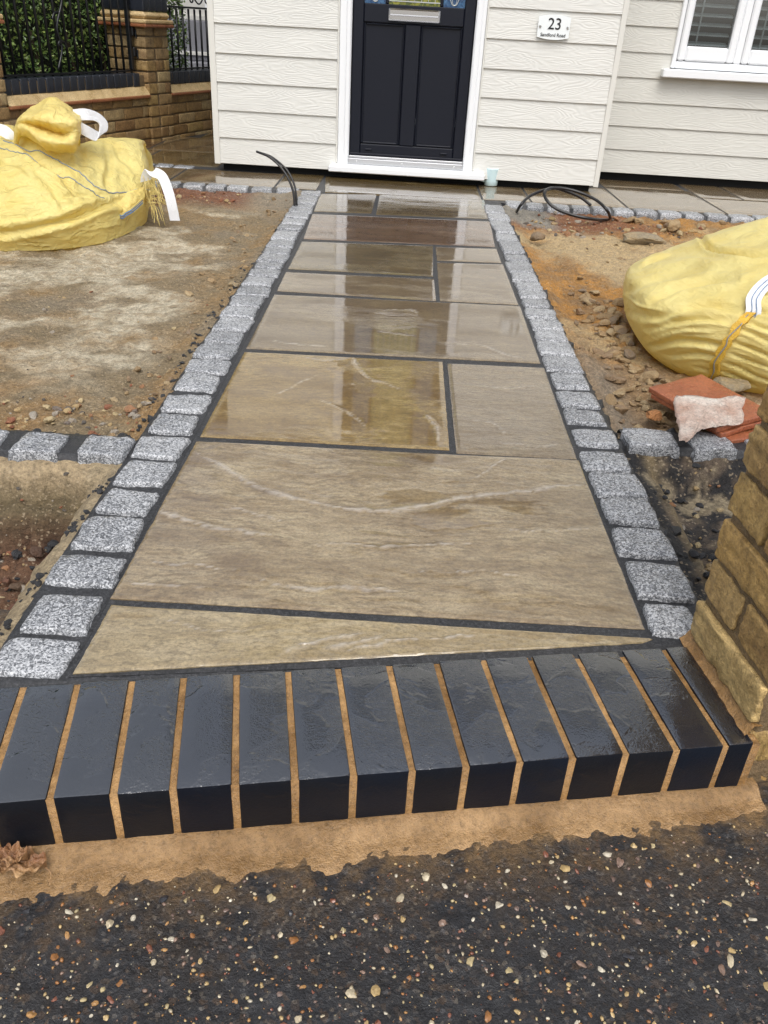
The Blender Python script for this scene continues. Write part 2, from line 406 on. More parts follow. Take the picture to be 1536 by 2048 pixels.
M_GRAN = granite(); M_GROUT = grout(); M_BLUE = blue_brick(); M_TAR = tarmac(); M_SOIL = soil()
M_MORT = mortar('tan_mortar', (.18, .090, .024), (.44, .255, .10), .34, .7); M_WMORT = mortar('wall_mortar', (.13, .09, .05), (.26, .19, .11), .7, .8)
M_PMORT = mortar('pier_mortar', (.12, .082, .042), (.24, .165, .088), .4, .8)
M_PEB = pebble(); M_PEBI = pebble(True)
M_CLAD = cladding('cream_cladding', (.655, .655, .62)); M_CLAD2 = cladding('stone_cladding', (.60, .595, .55))
M_TRIM = simple('cream_trim', (.655, .65, .605), .45); M_UPVC = simple('white_upvc', (.80, .82, .84), .22)
M_DOOR = simple('navy_door', (.0055, .007, .0135), .42, spec=.28, bump=.04, bscale=400); M_CHROME = simple('chrome', (.86, .86, .87), .08, 1.)
M_BLACK = simple('black_metal', (.008, .009, .011), .32); M_DARK = simple('dark_void', (.006, .006, .006), .9)
M_RUB = simple('black_cable', (.012, .012, .013), .3); M_MUG = simple('pale_blue_glaze', (.58, .745, .775), .12); M_MUGW = simple('white_glaze', (.80, .82, .80), .12)
M_BAG = fabric('yellow_woven_fabric', (.88, .77, .30), (.92, .64, .07)); M_BAGR = fabric('lemon_woven_fabric', (.88, .775, .32), (.90, .66, .08), True, .30); M_WEB = simple('white_webbing', (.74, .75, .77), .6, bump=.5, bscale=320)
M_SEAM = simple('orange_seam', (.66, .40, .045), .55, bump=.5, bscale=200, var=.3); M_THR = simple('blue_thread', (.10, .20, .36), .6); M_GTHR = simple('grey_thread', (.22, .25, .28), .6)
M_FRAY = simple('frayed_yellow_thread', (.78, .64, .25), .5)
M_TERRA = mortar('terracotta', (.26, .075, .036), (.40, .135, .062), .4, .35); M_PLAS = mortar('pinkish_plaster', (.50, .30, .22), (.78, .71, .63), .8, 1.)
M_SLATE = simple('blue_coping', (.022, .026, .036), .3, bump=.3, bscale=80, var=.3)
M_REDM = mortar('red_moulding', (.20, .065, .03), (.34, .14, .06), .5, .4); M_SANDM = mortar('sand_moulding', (.46, .32, .15), (.66, .50, .27), .5, .4)
M_LEAF = leaf_mat(); M_PANE = pane_glass()

# ------------------------------------------------------------------ ground, pavement (tarmac) and its pebbles
gm = mk('ground', [(-300, -300, -.42), (300, -300, -.42), (300, 300, -.42), (-300, 300, -.42)], [(0, 1, 2, 3)], M_TAR)
tag(link('ground', gm), kind='structure')
STEP_A = math.atan2(.174, 1.0)                       # the step runs askew to the path
SD = np.array([math.cos(STEP_A), math.sin(STEP_A)]); SN = np.array([-SD[1], SD[0]])
SF = np.array([-.021, .771])                         # a point of the step's front face
def stepxy(u, v): return SF+SD*u+SN*v                # u along the step, v back from its front
TZ = -.104
def axis(a, b, lo, hi, fine, coarse):
    xs = list(np.arange(a, lo, coarse))+list(np.arange(lo, hi, fine))+list(np.arange(hi, b+1e-6, coarse))
    return np.array(xs)
ax = axis(-4, 4, -.66, .72, .005, .12); ay = axis(-4, 1.3, .42, .92, .005, .12)
X, Y = np.meshgrid(ax, ay, indexing='ij')
def tar_h(X, Y):
    f = np.exp(-((X/.9)**2+((Y-.65)/.45)**2)*.8)
    return TZ+.003*fbm(X*7, Y*7, 1.)+f*(.0026*fbm(X*34, Y*34, 2., 3, .6)+.0030*np.maximum(0, perlin(X*80, Y*80, 5.)))
Z = tar_h(X, Y)
v_ = (X-SF[0])*SN[0]+(Y-SF[1])*SN[1]
Z = Z-.06*sst(.02, .10, v_)
pv = mk('pavement', np.stack([X, Y, Z], -1).reshape(-1, 3), grid_faces(*X.shape), M_TAR, True)
vf_ = -v_
attr(pv, 'dust', (np.exp(-np.maximum(vf_-.045, 0)/.045)*sst(-.45, .35, fbm(X*12, Y*12, 4., 5, .7)+.15)).ravel())
pave = tag(link('pavement', pv), kind='structure')

def rock_mesh(name, mat, seed, sub=2, rough=.28, flat=.62, facets=7):
    bm = bmesh.new(); bmesh.ops.create_icosphere(bm, subdivisions=sub, radius=.5)
    rg = np.random.default_rng(seed)
    pl = rg.normal(size=(facets, 3)); pl /= np.linalg.norm(pl, axis=1)[:, None]; dd = rg.uniform(.26, .42, facets)
    for v in bm.verts:
        p = np.array(v.co)
        for n_, d_ in zip(pl, dd):
            k = p@n_-d_
            if k > 0: p = p-n_*k*.96
        p = p*(1+rough*float(perlin(p[0]*3+seed, p[1]*3, p[2]*3)))
        p[2] *= flat; v.co = Vector(p)
    me = bmesh_mesh(name, bm, mat, True)
    if hasattr(me, 'set_sharp_from_angle'): me.set_sharp_from_angle(angle=math.radians(26))
    return me
PB = [rock_mesh('pebble', M_PEB, 100+i, 2, .32, .75, 6) for i in range(10)]
pos = []
def haunch_w(u): return .070+.030*perlin(u*3.1, 2.)+.018*perlin(u*11, 7.)+.012*perlin(u*33, 3.)-.03*sst(.15, .6, u)
def scatter_peb(n, smin, smax, out):
    k = 0
    while k < n:
        px, py = random.uniform(-25, 1560), random.uniform(1600, 2075)
        p = at(px, py, TZ); u, v = (p[:2]-SF)@SD, (p[:2]-SF)@SN
        if v > -float(haunch_w(u))-.006: continue
        if px < 700 and random.random() < .25: continue
        s = smin+(smax-smin)*random.random()**2.9
        if any((p[0]-q[0])**2+(p[1]-q[1])**2 < (.55*(s+q[2]))**2 for q in pos): continue
        pos.append((p[0], p[1], s)); out.append((p[0], p[1], s)); k += 1
big = []; scatter_peb(295, .0048, .0150, big)
for x, y, s in big:
    o = link('pebble', random.choice(PB), pave, (x, y, float(tar_h(x, y))-s*.02), (random.uniform(-.4, .4), random.uniform(-.4, .4), random.uniform(0, 6.3)),
             (s*random.uniform(.9, 1.35), s*random.uniform(.65, .95), s*random.uniform(.6, .8)))
small = []
for _ in range(1700):
    p = at(random.uniform(-25, 1560), random.uniform(1600, 2075), TZ); u, v = (p[:2]-SF)@SD, (p[:2]-SF)@SN
    if v < -float(haunch_w(u))-.002: small.append((p[0], p[1], .0014+.0048*random.random()**2.4))
base_v = np.array([v.co for v in PB[0].vertices]); tmp = bmesh.new(); bmesh.ops.create_icosphere(tmp, subdivisions=1, radius=.5)
iv = np.array([v.co for v in tmp.verts]); itf = [[v.index for v in f.verts] for f in tmp.faces]; tmp.free()
V = []; F = []
for x, y, s in small:
    a = random.uniform(0, 6.3); k = len(V); sc = np.array([s*1.2, s*.85, s*.7])
    q = iv*sc*(1+RNG.uniform(-.2, .2, (len(iv), 1)))
    q = np.stack([q[:, 0]*math.cos(a)-q[:, 1]*math.sin(a), q[:, 0]*math.sin(a)+q[:, 1]*math.cos(a), q[:, 2]], 1)
    V += list(q+[x, y, float(tar_h(x, y))+s*.1]); F += [[k+i for i in f] for f in itf]
tag(link('small_gravel', mk('small_gravel', V, F, M_PEBI, True), pave), kind='stuff')

# ------------------------------------------------------------------ garden path: dark grout bed, riven sandstone slabs
def quad_mesh(name, q, mat, seed, res=.010, thick=.026, amp=.0022, level=0., streak=(1.5, 6.), top=0., jit=.0012, ledges=(), veins_glints=()):
    """riven slab over the quad q (four xy corners, anticlockwise from front left), water lies in its hollows"""
    q = np.asarray(q, float)[:, :2]
    nu = max(4, int(np.linalg.norm(q[1]-q[0])/res)); nv = max(4, int(np.linalg.norm(q[3]-q[0])/res), int(np.linalg.norm(q[2]-q[1])/res))
    nu, nv = min(nu, 190), min(nv, 130)
    s = np.linspace(0, 1, nu+1)[:, None]; t = np.linspace(0, 1, nv+1)[None, :]
    XY = ((1-s)*(1-t))[..., None]*q[0]+(s*(1-t))[..., None]*q[1]+(s*t)[..., None]*q[2]+((1-s)*t)[..., None]*q[3]
    X, Y = XY[..., 0], XY[..., 1]
    wy = Y+.05*fbm(X*2.2, Y*2.2, seed*.7, 3)
    f = fbm(X*streak[0], wy*streak[1], seed*1.3, 5, .55)
    tr = f*3.2; ti = np.floor(tr); fr = tr-ti
    ter = (ti+sst(.0, .28, fr))/3.2
    h = amp*(.75*ter+.25*f)+amp*.18*fbm(X*30, Y*60, seed, 3)
    led = 0*X
    for vp, wv_ in veins_glints:
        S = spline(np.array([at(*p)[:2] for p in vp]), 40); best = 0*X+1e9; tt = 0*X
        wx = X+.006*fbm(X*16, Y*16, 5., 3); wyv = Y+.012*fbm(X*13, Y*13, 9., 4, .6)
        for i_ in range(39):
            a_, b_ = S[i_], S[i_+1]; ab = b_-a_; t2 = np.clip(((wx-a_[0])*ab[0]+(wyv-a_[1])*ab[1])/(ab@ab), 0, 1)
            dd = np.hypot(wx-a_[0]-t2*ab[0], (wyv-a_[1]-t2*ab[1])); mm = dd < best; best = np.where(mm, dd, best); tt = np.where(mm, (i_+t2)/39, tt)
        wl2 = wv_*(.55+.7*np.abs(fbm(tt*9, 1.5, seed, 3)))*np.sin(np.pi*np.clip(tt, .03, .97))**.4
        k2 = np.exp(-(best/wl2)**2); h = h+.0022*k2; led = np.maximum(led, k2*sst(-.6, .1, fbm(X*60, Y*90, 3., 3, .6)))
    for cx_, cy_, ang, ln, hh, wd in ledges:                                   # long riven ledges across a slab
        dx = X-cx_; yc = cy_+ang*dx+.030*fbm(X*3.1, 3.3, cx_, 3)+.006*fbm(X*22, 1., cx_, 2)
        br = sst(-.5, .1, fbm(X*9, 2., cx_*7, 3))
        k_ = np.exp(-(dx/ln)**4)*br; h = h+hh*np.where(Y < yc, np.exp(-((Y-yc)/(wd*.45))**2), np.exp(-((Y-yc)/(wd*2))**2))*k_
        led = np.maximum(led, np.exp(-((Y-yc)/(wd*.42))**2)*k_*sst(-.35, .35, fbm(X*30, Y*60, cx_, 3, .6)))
    wl = level*amp
    wet = sst(-.10*amp, .10*amp, wl-h)
    h = np.maximum(h, wl)
    e = np.minimum(np.minimum(s, 1-s)*np.linalg.norm(q[1]-q[0]), np.minimum(t, 1-t)*np.linalg.norm(q[3]-q[0]))
    wet = wet*sst(0.004, .02, e)
    h = h-h.mean()*.5-.0022*(1-sst(0, .006, e))+top
    X = X+jit*fbm(X*40, Y*40, seed+3.)*(e < 1e-9); Y = Y+jit*fbm(X*40, Y*40, seed+8.)*(e < 1e-9)
    V = list(np.stack([X, Y, h], -1).reshape(-1, 3)); F = grid_faces(nu+1, nv+1)
    ring = [i*(nv+1) for i in range(nu+1)]+[nu*(nv+1)+j for j in range(1, nv+1)]+[i*(nv+1)+nv for i in range(nu-1, -1, -1)]+[j for j in range(nv-1, 0, -1)]
    k = len(V)
    for i in ring: V.append((V[i][0], V[i][1], top-thick))
    n = len(ring)
    for i in range(n): F.append((ring[i], k+i, k+(i+1) % n, ring[(i+1) % n]))
    F.append(tuple(range(k, k+n))[::-1])
    # orientation: faces of the grid look up
    me = mk(name, V, F, mat, True)
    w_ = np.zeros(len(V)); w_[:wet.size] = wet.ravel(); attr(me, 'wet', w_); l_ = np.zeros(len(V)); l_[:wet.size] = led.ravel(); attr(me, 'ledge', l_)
    me.set_sharp_from_angle(angle=math.radians(40)) if hasattr(me, 'set_sharp_from_angle') else None
    return me
def k_(c, f=.93): return (c[0]*f*1.01, c[1]*f*.985, c[2]*f*.90)
S_BUFF = sandstone('sandstone_buff', k_((.285, .215, .128)), k_((.39, .32, .21)), k_((.17, .115, .06)))
S_GREY = sandstone('sandstone_grey', k_((.235, .18, .115)), k_((.30, .245, .165)), k_((.17, .125, .08)))
S_YEL = sandstone('sandstone_yellow', k_((.29, .20, .075)), k_((.38, .285, .13)), k_((.19, .12, .04)))
S_OLIVE = sandstone('sandstone_olive', k_((.17, .125, .058)), k_((.24, .185, .095)), k_((.11, .08, .036)))
S_RED = sandstone('sandstone_red', k_((.175, .105, .06)), k_((.24, .155, .095)), k_((.11, .065, .038)))
S_PALE = sandstone('sandstone_pale', k_((.35, .28, .165)), k_((.43, .355, .23)), k_((.27, .205, .115)))
SLABS = [  # front left, front right, back right, back left (photo pixels of the joints), material, water level, ledges
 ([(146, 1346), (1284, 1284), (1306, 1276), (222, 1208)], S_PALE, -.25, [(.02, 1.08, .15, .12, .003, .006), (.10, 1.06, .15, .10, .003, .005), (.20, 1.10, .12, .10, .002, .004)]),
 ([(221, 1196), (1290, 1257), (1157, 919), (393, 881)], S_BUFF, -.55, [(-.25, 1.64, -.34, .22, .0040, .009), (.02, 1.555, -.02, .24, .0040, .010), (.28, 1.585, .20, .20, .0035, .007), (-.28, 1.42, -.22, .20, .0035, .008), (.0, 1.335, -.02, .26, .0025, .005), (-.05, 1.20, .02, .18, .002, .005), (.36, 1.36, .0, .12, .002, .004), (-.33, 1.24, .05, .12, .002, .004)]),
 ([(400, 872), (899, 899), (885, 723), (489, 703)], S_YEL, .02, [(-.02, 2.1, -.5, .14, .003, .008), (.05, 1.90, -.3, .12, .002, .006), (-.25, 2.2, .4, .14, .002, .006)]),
 ([(913, 905), (1154, 917), (1088, 735), (895, 727)], S_GREY, -.35, []),
 ([(492, 696), (1081, 726), (1040, 611), (549, 588)], S_GREY, -.2, []),
 ([(554, 581), (872, 601), (868, 557), (572, 543)], S_GREY, -.1, []),
 ([(576, 537), (866, 552), (866, 491), (604, 482)], S_OLIVE, .0, []),
 ([(880, 601), (1037, 609), (1006, 528), (874, 524)], S_GREY, -.1, []),
 ([(874, 520), (1003, 525), (993, 497), (871, 493)], S_GREY, -.1, []),
 ([(607, 477), (990, 493), (980, 442), (625, 427)], S_RED, .0, []),
 ([(628, 422), (743, 426), (753, 388), (641, 387)], S_OLIVE, .1, []),
 ([(752, 428), (976, 437), (968, 399), (760, 388)], S_OLIVE, .1, []),
]
PB_ = [(-.461, .93), (.462, 1.06), (.462, 5.08), (-.458, 5.08)]
def poly_slab(name, pts, z1, z0, mat, parent=None):
    n = len(pts); V = [(p[0], p[1], z1) for p in pts]+[(p[0], p[1], z0) for p in pts]
    F = [tuple(range(n)), tuple(range(n, 2*n))[::-1]]+[(i, n+i, n+(i+1) % n, (i+1) % n) for i in range(n)]
    return link(name, mk(name, V, F, mat), parent)
def grout_strip(name, x0, x1, y0, y1, z=-.006, rag=(0, 0, 0, 0), parent=None, res=.012):
    """level bed of dark jointing mortar with ragged, sloping edges (rag: reach of left, right, front, back edge)"""
    xs = np.arange(x0-rag[0], x1+rag[1]+res, res); ys = np.arange(y0-rag[2], y1+rag[3]+res, res)
    X, Y = np.meshgrid(xs, ys, indexing='ij')
    d = np.maximum.reduce([(x0-X)/max(rag[0], 1e-3), (X-x1)/max(rag[1], 1e-3), (y0-Y)/max(rag[2], 1e-3), (Y-y1)/max(rag[3], 1e-3), 0*X])
    n = fbm(X*28, Y*28, 3., 4, .6)
    Z = z+.0012*fbm(X*70, Y*70, 1., 3)-sst(.1, 1., d*(1-.75*n))*.085+.010*sst(0, .3, d)*np.maximum(n, 0)
    return link(name, mk(name, np.stack([X, Y, Z], -1).reshape(-1, 3), grid_faces(*X.shape), M_GROUT, True), parent)
VEINS_GLINTS = {0: [([(600, 1292), (650, 1278), (722, 1262)], .004), ([(645, 1302), (700, 1286), (765, 1274)], .005), ([(700, 1298), (760, 1288), (832, 1279)], .004), ([(560, 1310), (600, 1300), (640, 1293)], .003), ([(860, 1280), (900, 1272), (950, 1270)], .003), ([(300, 1240), (420, 1260), (520, 1262)], .002)],  # front slab strokes are painted glints of light; the rest are pale veins and ridges
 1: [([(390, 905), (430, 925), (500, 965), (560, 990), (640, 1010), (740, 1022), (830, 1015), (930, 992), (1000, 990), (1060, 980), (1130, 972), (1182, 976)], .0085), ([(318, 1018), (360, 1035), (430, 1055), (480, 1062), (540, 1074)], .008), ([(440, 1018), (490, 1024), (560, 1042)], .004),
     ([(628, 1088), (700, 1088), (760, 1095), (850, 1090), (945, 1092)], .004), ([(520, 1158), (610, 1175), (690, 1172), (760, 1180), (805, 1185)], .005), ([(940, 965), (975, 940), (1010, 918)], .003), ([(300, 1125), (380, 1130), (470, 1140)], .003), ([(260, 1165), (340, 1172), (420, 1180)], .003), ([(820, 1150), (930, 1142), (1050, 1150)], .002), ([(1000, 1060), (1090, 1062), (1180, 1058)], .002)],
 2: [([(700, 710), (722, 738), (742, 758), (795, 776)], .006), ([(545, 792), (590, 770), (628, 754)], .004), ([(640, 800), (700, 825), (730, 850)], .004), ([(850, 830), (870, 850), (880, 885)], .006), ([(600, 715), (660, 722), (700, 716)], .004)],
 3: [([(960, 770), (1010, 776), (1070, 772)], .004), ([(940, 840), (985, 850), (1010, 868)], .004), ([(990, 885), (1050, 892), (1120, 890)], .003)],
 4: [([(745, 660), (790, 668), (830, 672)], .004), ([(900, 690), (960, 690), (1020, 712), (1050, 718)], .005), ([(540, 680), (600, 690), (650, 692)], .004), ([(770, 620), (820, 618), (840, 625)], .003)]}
path = tag(poly_slab('path', PB_, -.0032, -.10, M_GROUT), kind='structure')
for i, (q, mt, lv, led) in enumerate(SLABS):
    link('paving_slab', quad_mesh('paving_slab', [at(*p) for p in q], mt, 11+i*7, (.0055, .0055, .0065, .0065, .0085)[i] if i < 5 else .014, level=lv if i < 4 else .12, veins_glints=VEINS_GLINTS.get(i, ()), amp=.0024 if i < 4 else .0014, streak=(2.6, 4.6) if i == 2 else (1.5, 6.)), path)
link('paving_slab', quad_mesh('paving_slab', [(-.452, 5.10), (.468, 5.10), (.468, 5.66), (-.500, 5.66)], S_OLIVE, 77, .016, level=.4, amp=.0014), path)

# ------------------------------------------------------------------ patio along the house
patio = tag(poly_slab('patio', [(-3.4, 5.115), (3.6, 5.09), (3.6, 9.2), (-3.4, 9.2)], -.006, -.12, M_GROUT), kind='structure')
PAT = [  # x0 x1 y0 y1
 (-.752, -.512, 5.16, 5.70), (-1.385, -.767, 5.16, 5.66), (-1.99, -1.40, 5.16, 5.66), (-2.6, -2.005, 5.16, 5.66),
 (.482, .762, 5.165, 5.66), (.775, 1.33, 5.165, 5.84), (1.345, 1.915, 5.145, 5.905), (1.345, 1.89, 5.92, 6.40), (1.93, 2.50, 5.145, 5.67), (1.93, 2.2, 5.685, 6.4), (2.215, 2.80, 5.685, 6.4), (2.515, 3.1, 5.145, 5.67),
 (-1.75, -1.225, 5.79, 6.4), (-2.36, -1.765, 5.79, 6.4), (-1.85, -1.21, 6.415, 7.2), (-2.05, -1.865, 6.415, 7.2), (-1.65, -1.19, 7.215, 8.0)]
for i, (a, b, c, d) in enumerate(PAT):
    link('paving_slab', quad_mesh('paving_slab', [(a, c), (b, c), (b, d), (a, d)], [S_OLIVE, S_GREY, S_GREY, S_RED][i % 4] if i < 4 or i > 11 else [S_GREY, S_GREY, S_BUFF][i % 3], 150+i*5, .03, level=.4, top=-.001, amp=.0014), patio)

# ------------------------------------------------------------------ granite setts
def sett_mesh(wd, ln, ht, seed, n=11, rnd=.07, bulge=.002, rough=.0040):
    s = np.linspace(-1, 1, n); s = np.sign(s)*(1-(1-np.abs(s))**1.9); A, B = np.meshgrid(s, s, indexing='ij')
    rg = np.random.default_rng(seed)
    cor = rg.uniform(-.11, .05, (4, 2))*np.array([[-1, -1], [1, -1], [1, 1], [-1, 1]])
    k = 1-rnd*.5*(np.abs(A*B))**3
    x = A*k; y = B*k
    bl = [(1-A)*(1-B)/4, (1+A)*(1-B)/4, (1+A)*(1+B)/4, (1-A)*(1+B)/4]
    x = x+sum(b*c[0] for b, c in zip(bl, cor)); y = y+sum(b*c[1] for b, c in zip(bl, cor))
    ed = np.maximum(abs(A), abs(B)) > .99
    x = x*.975+ed*.07*fbm(A*2.6, B*2.6, seed*.37, 4, .6); y = y*.95+ed*.09*fbm(A*2.6+9, B*2.6, seed*.37, 4, .6)
    X, Y = x*wd/2, y*ln/2
    Z = bulge*(1-.5*(A**2+B**2))+rough*fbm(X*45, Y*45, seed*.61, 4, .6)-.003*ed
    V = list(np.stack([X, Y, Z], -1).reshape(-1, 3)); F = grid_faces(n, n)
    ring = [i*n for i in range(n)]+[(n-1)*n+j for j in range(1, n)]+[i*n+n-1 for i in range(n-2, -1, -1)]+[j for j in range(n-2, 0, -1)]
    c = len(V); m_ = len(ring)
    for zf, g in ((.30, 1.03), (1., .98)):
        for i in ring: V.append((V[i][0]*g+.002*rg.normal(), V[i][1]*g+.002*rg.normal(), -ht*zf))
    for i in range(m_):
        j = (i+1) % m_
        F.append((ring[i], c+i, c+j, ring[j])); F.append((c+i, c+m_+i, c+m_+j, c+j))
    F.append(tuple(range(c+m_, c+2*m_))[::-1])
    return mk('granite_sett', V, F, M_GRAN, True)
_sn = [0]
def sett(parent, x0, x1, y0, y1, z=.003, rot=0., ht=.08, n=9):
    _sn[0] += 1
    return link('granite_sett', sett_mesh(x1-x0, y1-y0, ht, _sn[0]*3+5, n), parent, ((x0+x1)/2, (y0+y1)/2, z+random.uniform(-.002, .002)), (random.uniform(-.02, .02), random.uniform(-.02, .02), rot+random.uniform(-.03, .03)))
LEFT = [(1274, 1354), (1188, 1270), (1110, 1173), (1035, 1102), (980, 1030), (922, 973), (874, 918), (829, 869), (790, 825), (748, 782), (719, 747), (688, 717), (665, 688),
        (636, 663), (616, 635), (593, 613), (574, 592), (555, 572), (539, 553), (526, 537.5), (509, 524), (496, 508), (481.5, 494.5), (463, 480), (450.5, 461.5), (439, 449), (428, 437.5), (418, 426.5), (410, 417), (401, 408.5), (392.5, 399.5), (383.5, 391)]
RIGHT = [(1211, 1275), (1125, 1199), (1058, 1115), (998, 1050), (947, 992), (902, 941), (857, 893), (819, 849), (784, 815), (746, 777), (714, 742), (685, 711), (661, 683), (640, 659), (618, 637), (599, 615), (583, 597), (565, 581),
         (547, 563), (523, 545), (509, 521), (483, 506), (467.5, 481), (442, 465), (427.5, 440.5), (410, 426)]
eL = tag(grout_strip('sett_edging', -.588, -.455, .93, 5.12, rag=(.026, 0, 0, 0)), kind='structure')
for a, b in LEFT:
    cx0 = 72+(1314-(a+b)/2)*.6114
    y0, y1 = at(cx0, b)[1], at(cx0, a)[1]
    sett(eL, -.586+random.uniform(-.004, .004), -.466+random.uniform(-.005, .003), y0, y1)
eR = tag(grout_strip('sett_edging', .458, .580, 1.04, 5.10, rag=(0, .026, 0, 0)), kind='structure')
for i, (a, b) in enumerate(RIGHT):
    cx0 = 1340-(1243-(a+b)/2)*.4303
    y0, y1 = at(cx0, b)[1], at(cx0, a)[1]
    x1 = .576 if i else .553
    sett(eR, .463+random.uniform(-.003, .005), x1+random.uniform(-.005, .004), y0, y1)
cL = tag(grout_strip('sett_edging', -1.75, -.605, 1.642, 1.75, z=-.004, rag=(.0, 0, .008, .035)), kind='structure')
for x0, x1 in [(-.705, -.590), (-.855, -.738), (-1.00, -.885), (-1.13, -1.02), (-1.27, -1.15), (-1.40, -1.29), (-1.54, -1.42), (-1.68, -1.56)]:
    sett(cL, x0, x1, 1.632, 1.742, .004, rot=random.uniform(-.06, .06), n=11)
cR = tag(grout_strip('sett_edging', .595, 1.75, 1.862, 1.965, z=-.004, rag=(0, 0, .008, .03)), kind='structure')
for x0, x1 in [(.598, .722), (.752, .868), (.905, 1.01), (1.03, 1.15), (1.17, 1.28), (1.31, 1.42), (1.45, 1.56), (1.59, 1.70)]:
    sett(cR, x0, x1, 1.852, 1.962, .003, rot=random.uniform(-.06, .06), n=11)
bL = tag(grout_strip('sett_edging', -3.2, -.60, 5.064, 5.15, rag=(0, 0, .006, 0)), kind='structure')
x = -.605
while x > -3.1:
    l = random.uniform(.10, .135); sett(bL, x-l, x, 5.05, 5.15, .002, n=7); x -= l+random.uniform(.012, .022)
bR = tag(grout_strip('sett_edging', .60, 3.2, 5.034, 5.135, rag=(0, 0, .006, 0)), kind='structure')
x = .605
while x < 3.1:
    l = random.uniform(.10, .135); sett(bR, x, x+l, 5.02, 5.135, .002, n=7); x += l+random.uniform(.012, .022)
bP = tag(grout_strip('sett_edging', -2.8, -1.36, 5.665, 5.785), kind='structure')
x = -1.37
while x > -2.7:
    l = random.uniform(.10, .135); sett(bP, x-l, x, 5.675, 5.778, .001, n=7); x -= l+random.uniform(.012, .022)

# ------------------------------------------------------------------ bare earth beds
def bed(name, x0, x1, y0, y1, res, hf, cf):
    xs = np.arange(x0, x1+res, res); ys = np.arange(y0, y1+res, res)
    X, Y = np.meshgrid(xs, ys, indexing='ij'); Z = hf(X, Y)
    me = mk(name, np.stack([X, Y, Z], -1).reshape(-1, 3), grid_faces(*X.shape), M_SOIL, True)
    attr(me, 'col', cf(X, Y, Z).reshape(-1, 3), 'FLOAT_COLOR')
    return tag(link(name, me), kind='structure')
BROWN, SAND, DK, ORG, REDB, GREYB = (.25, .19, .11), (.58, .51, .375), (.12, .085, .05), (.47, .235, .058), (.20, .075, .04), (.26, .215, .15)
def hL(X, Y):
    h = -.030-.012*sst(2., 4.6, Y)+.016*fbm(X*2.1, Y*2.1, 1.)+.010*fbm(X*9, Y*9, 2., 4, .6)+.010*np.abs(fbm(X*26, Y*26, 4., 4, .65))
    h += .012*sst(4.6, 4.95, Y); h -= .012*(1-sst(1.76, 1.95, Y))
    h += .010*sst(-.72, -.62, X)*fbm(X*20, Y*20, 6., 3, .6)+.016*sst(-.68, -.60, X)
    return h
def kL(X, Y, Z):
    n = fbm(X*1.5, Y*2.0, 3., 5, .55); n2 = fbm(X*4.5, Y*5, 8., 4)
    pale = sst(.02, .42, n+.40*n2+.20+.42*np.exp(-(((X+1.15)/.5)**2+((Y-3.5)/.45)**2))+.35*np.exp(-(((X+1.6)/.5)**2+((Y-2.75)/.35)**2))-.10)
    pale *= .45+.55*sst(-.30, .22, fbm(X*16, Y*22, 6., 5, .7))
    pale *= sst(1.95, 2.35, Y)*(1-sst(4.35, 4.75, Y))*(1-sst(-.80, -.66, X))
    c = mixc(BROWN, (.30, .20, .095), sst(-.3, .4, n2)); c = mixc(c, SAND, pale)
    c = mixc(c, GREYB, sst(.1, .5, fbm(X*3, Y*3, 12.))*.6*(1-pale))
    c = mixc(c, REDB, sst(4.55, 4.85, Y+.08*n2)*(1-sst(-.95, -.75, X))*.85); c = mixc(c, (.30, .26, .20), sst(4.5, 4.8, Y)*sst(-.95, -.75, X)*.8)
    c = mixc(c, (.34, .20, .08), .55*np.exp(-((Y-1.95)/.22)**2)*sst(-.2, .3, n2)); return c
soilL = bed('soil', -3.2, -.585, 1.735, 5.06, .0125, hL, kL)
def hR(X, Y):
    h = -.050+.020*fbm(X*2.3, Y*2.3, 5.)+.014*fbm(X*7, Y*7, 6., 4, .6)+.013*np.abs(fbm(X*22, Y*22, 7., 4, .65))
    h += .020*np.exp(-(((X-.95)/.35)**2+((Y-2.2)/.3)**2)); h += .014*sst(4.7, 4.95, Y); h += .030*np.exp(-((X-.60)/.05)**2)
    return h
def kR(X, Y, Z):
    n = fbm(X*2.2, Y*2.2, 13., 5, .6); n2 = fbm(X*6, Y*6, 18., 4, .6)
    c = mixc(ORG, (.30, .17, .065), sst(-.3, .4, n2))
    c = mixc(c, (.50, .37, .20), sst(-.1, .4, n*.6+.9*np.exp(-(((X-1.1)/.38)**2+((Y-4.1)/.42)**2))-.15))
    c = mixc(c, REDB, sst(4.42, 4.65, Y+.1*n)*(1-sst(1.15, 1.45, X+.2*n))*.8)
    c = mixc(c, (.30, .21, .12), (1-sst(2.3, 3.1, Y+.3*n))*.75); c = mixc(c, (.27, .23, .18), np.exp(-((X-.63)/.055)**2)*(1-sst(2.2, 3.0, Y))*.8)
    c = mixc(c, (.27, .25, .21), sst(4.55, 4.7, Y)*(1-sst(.80, .92, X))); return c
soilR = bed('soil', .575, 3.0, 1.94, 5.04, .0115, hR, kR)
def hLL(X, Y):
    n = fbm(X*6, Y*6, 21., 4, .6); n2 = fbm(X*24, Y*24, 3., 4, .6)
    d = -.600-X+.014*fbm(X*5, Y*9, 2., 3)+.006*n2; e = 1.64-Y+.03*n+.005*n2
    floor = -.190+.026*n+.024*np.abs(n2)+.010*np.abs(fbm(X*50, Y*50, 7., 2))
    shelf = -.100+.014*n+.014*n2-.13*sst(.115, .15, e)
    haun = -.016-.03*sst(0, .07, e)+.005*n2-.22*sst(.050, .072, e)
    side = -.014-.045*sst(.0, .06, d)+.004*n2-.26*sst(.055, .085, d)
    return np.maximum.reduce([floor, np.where(d > .03, shelf, -1), haun, side])
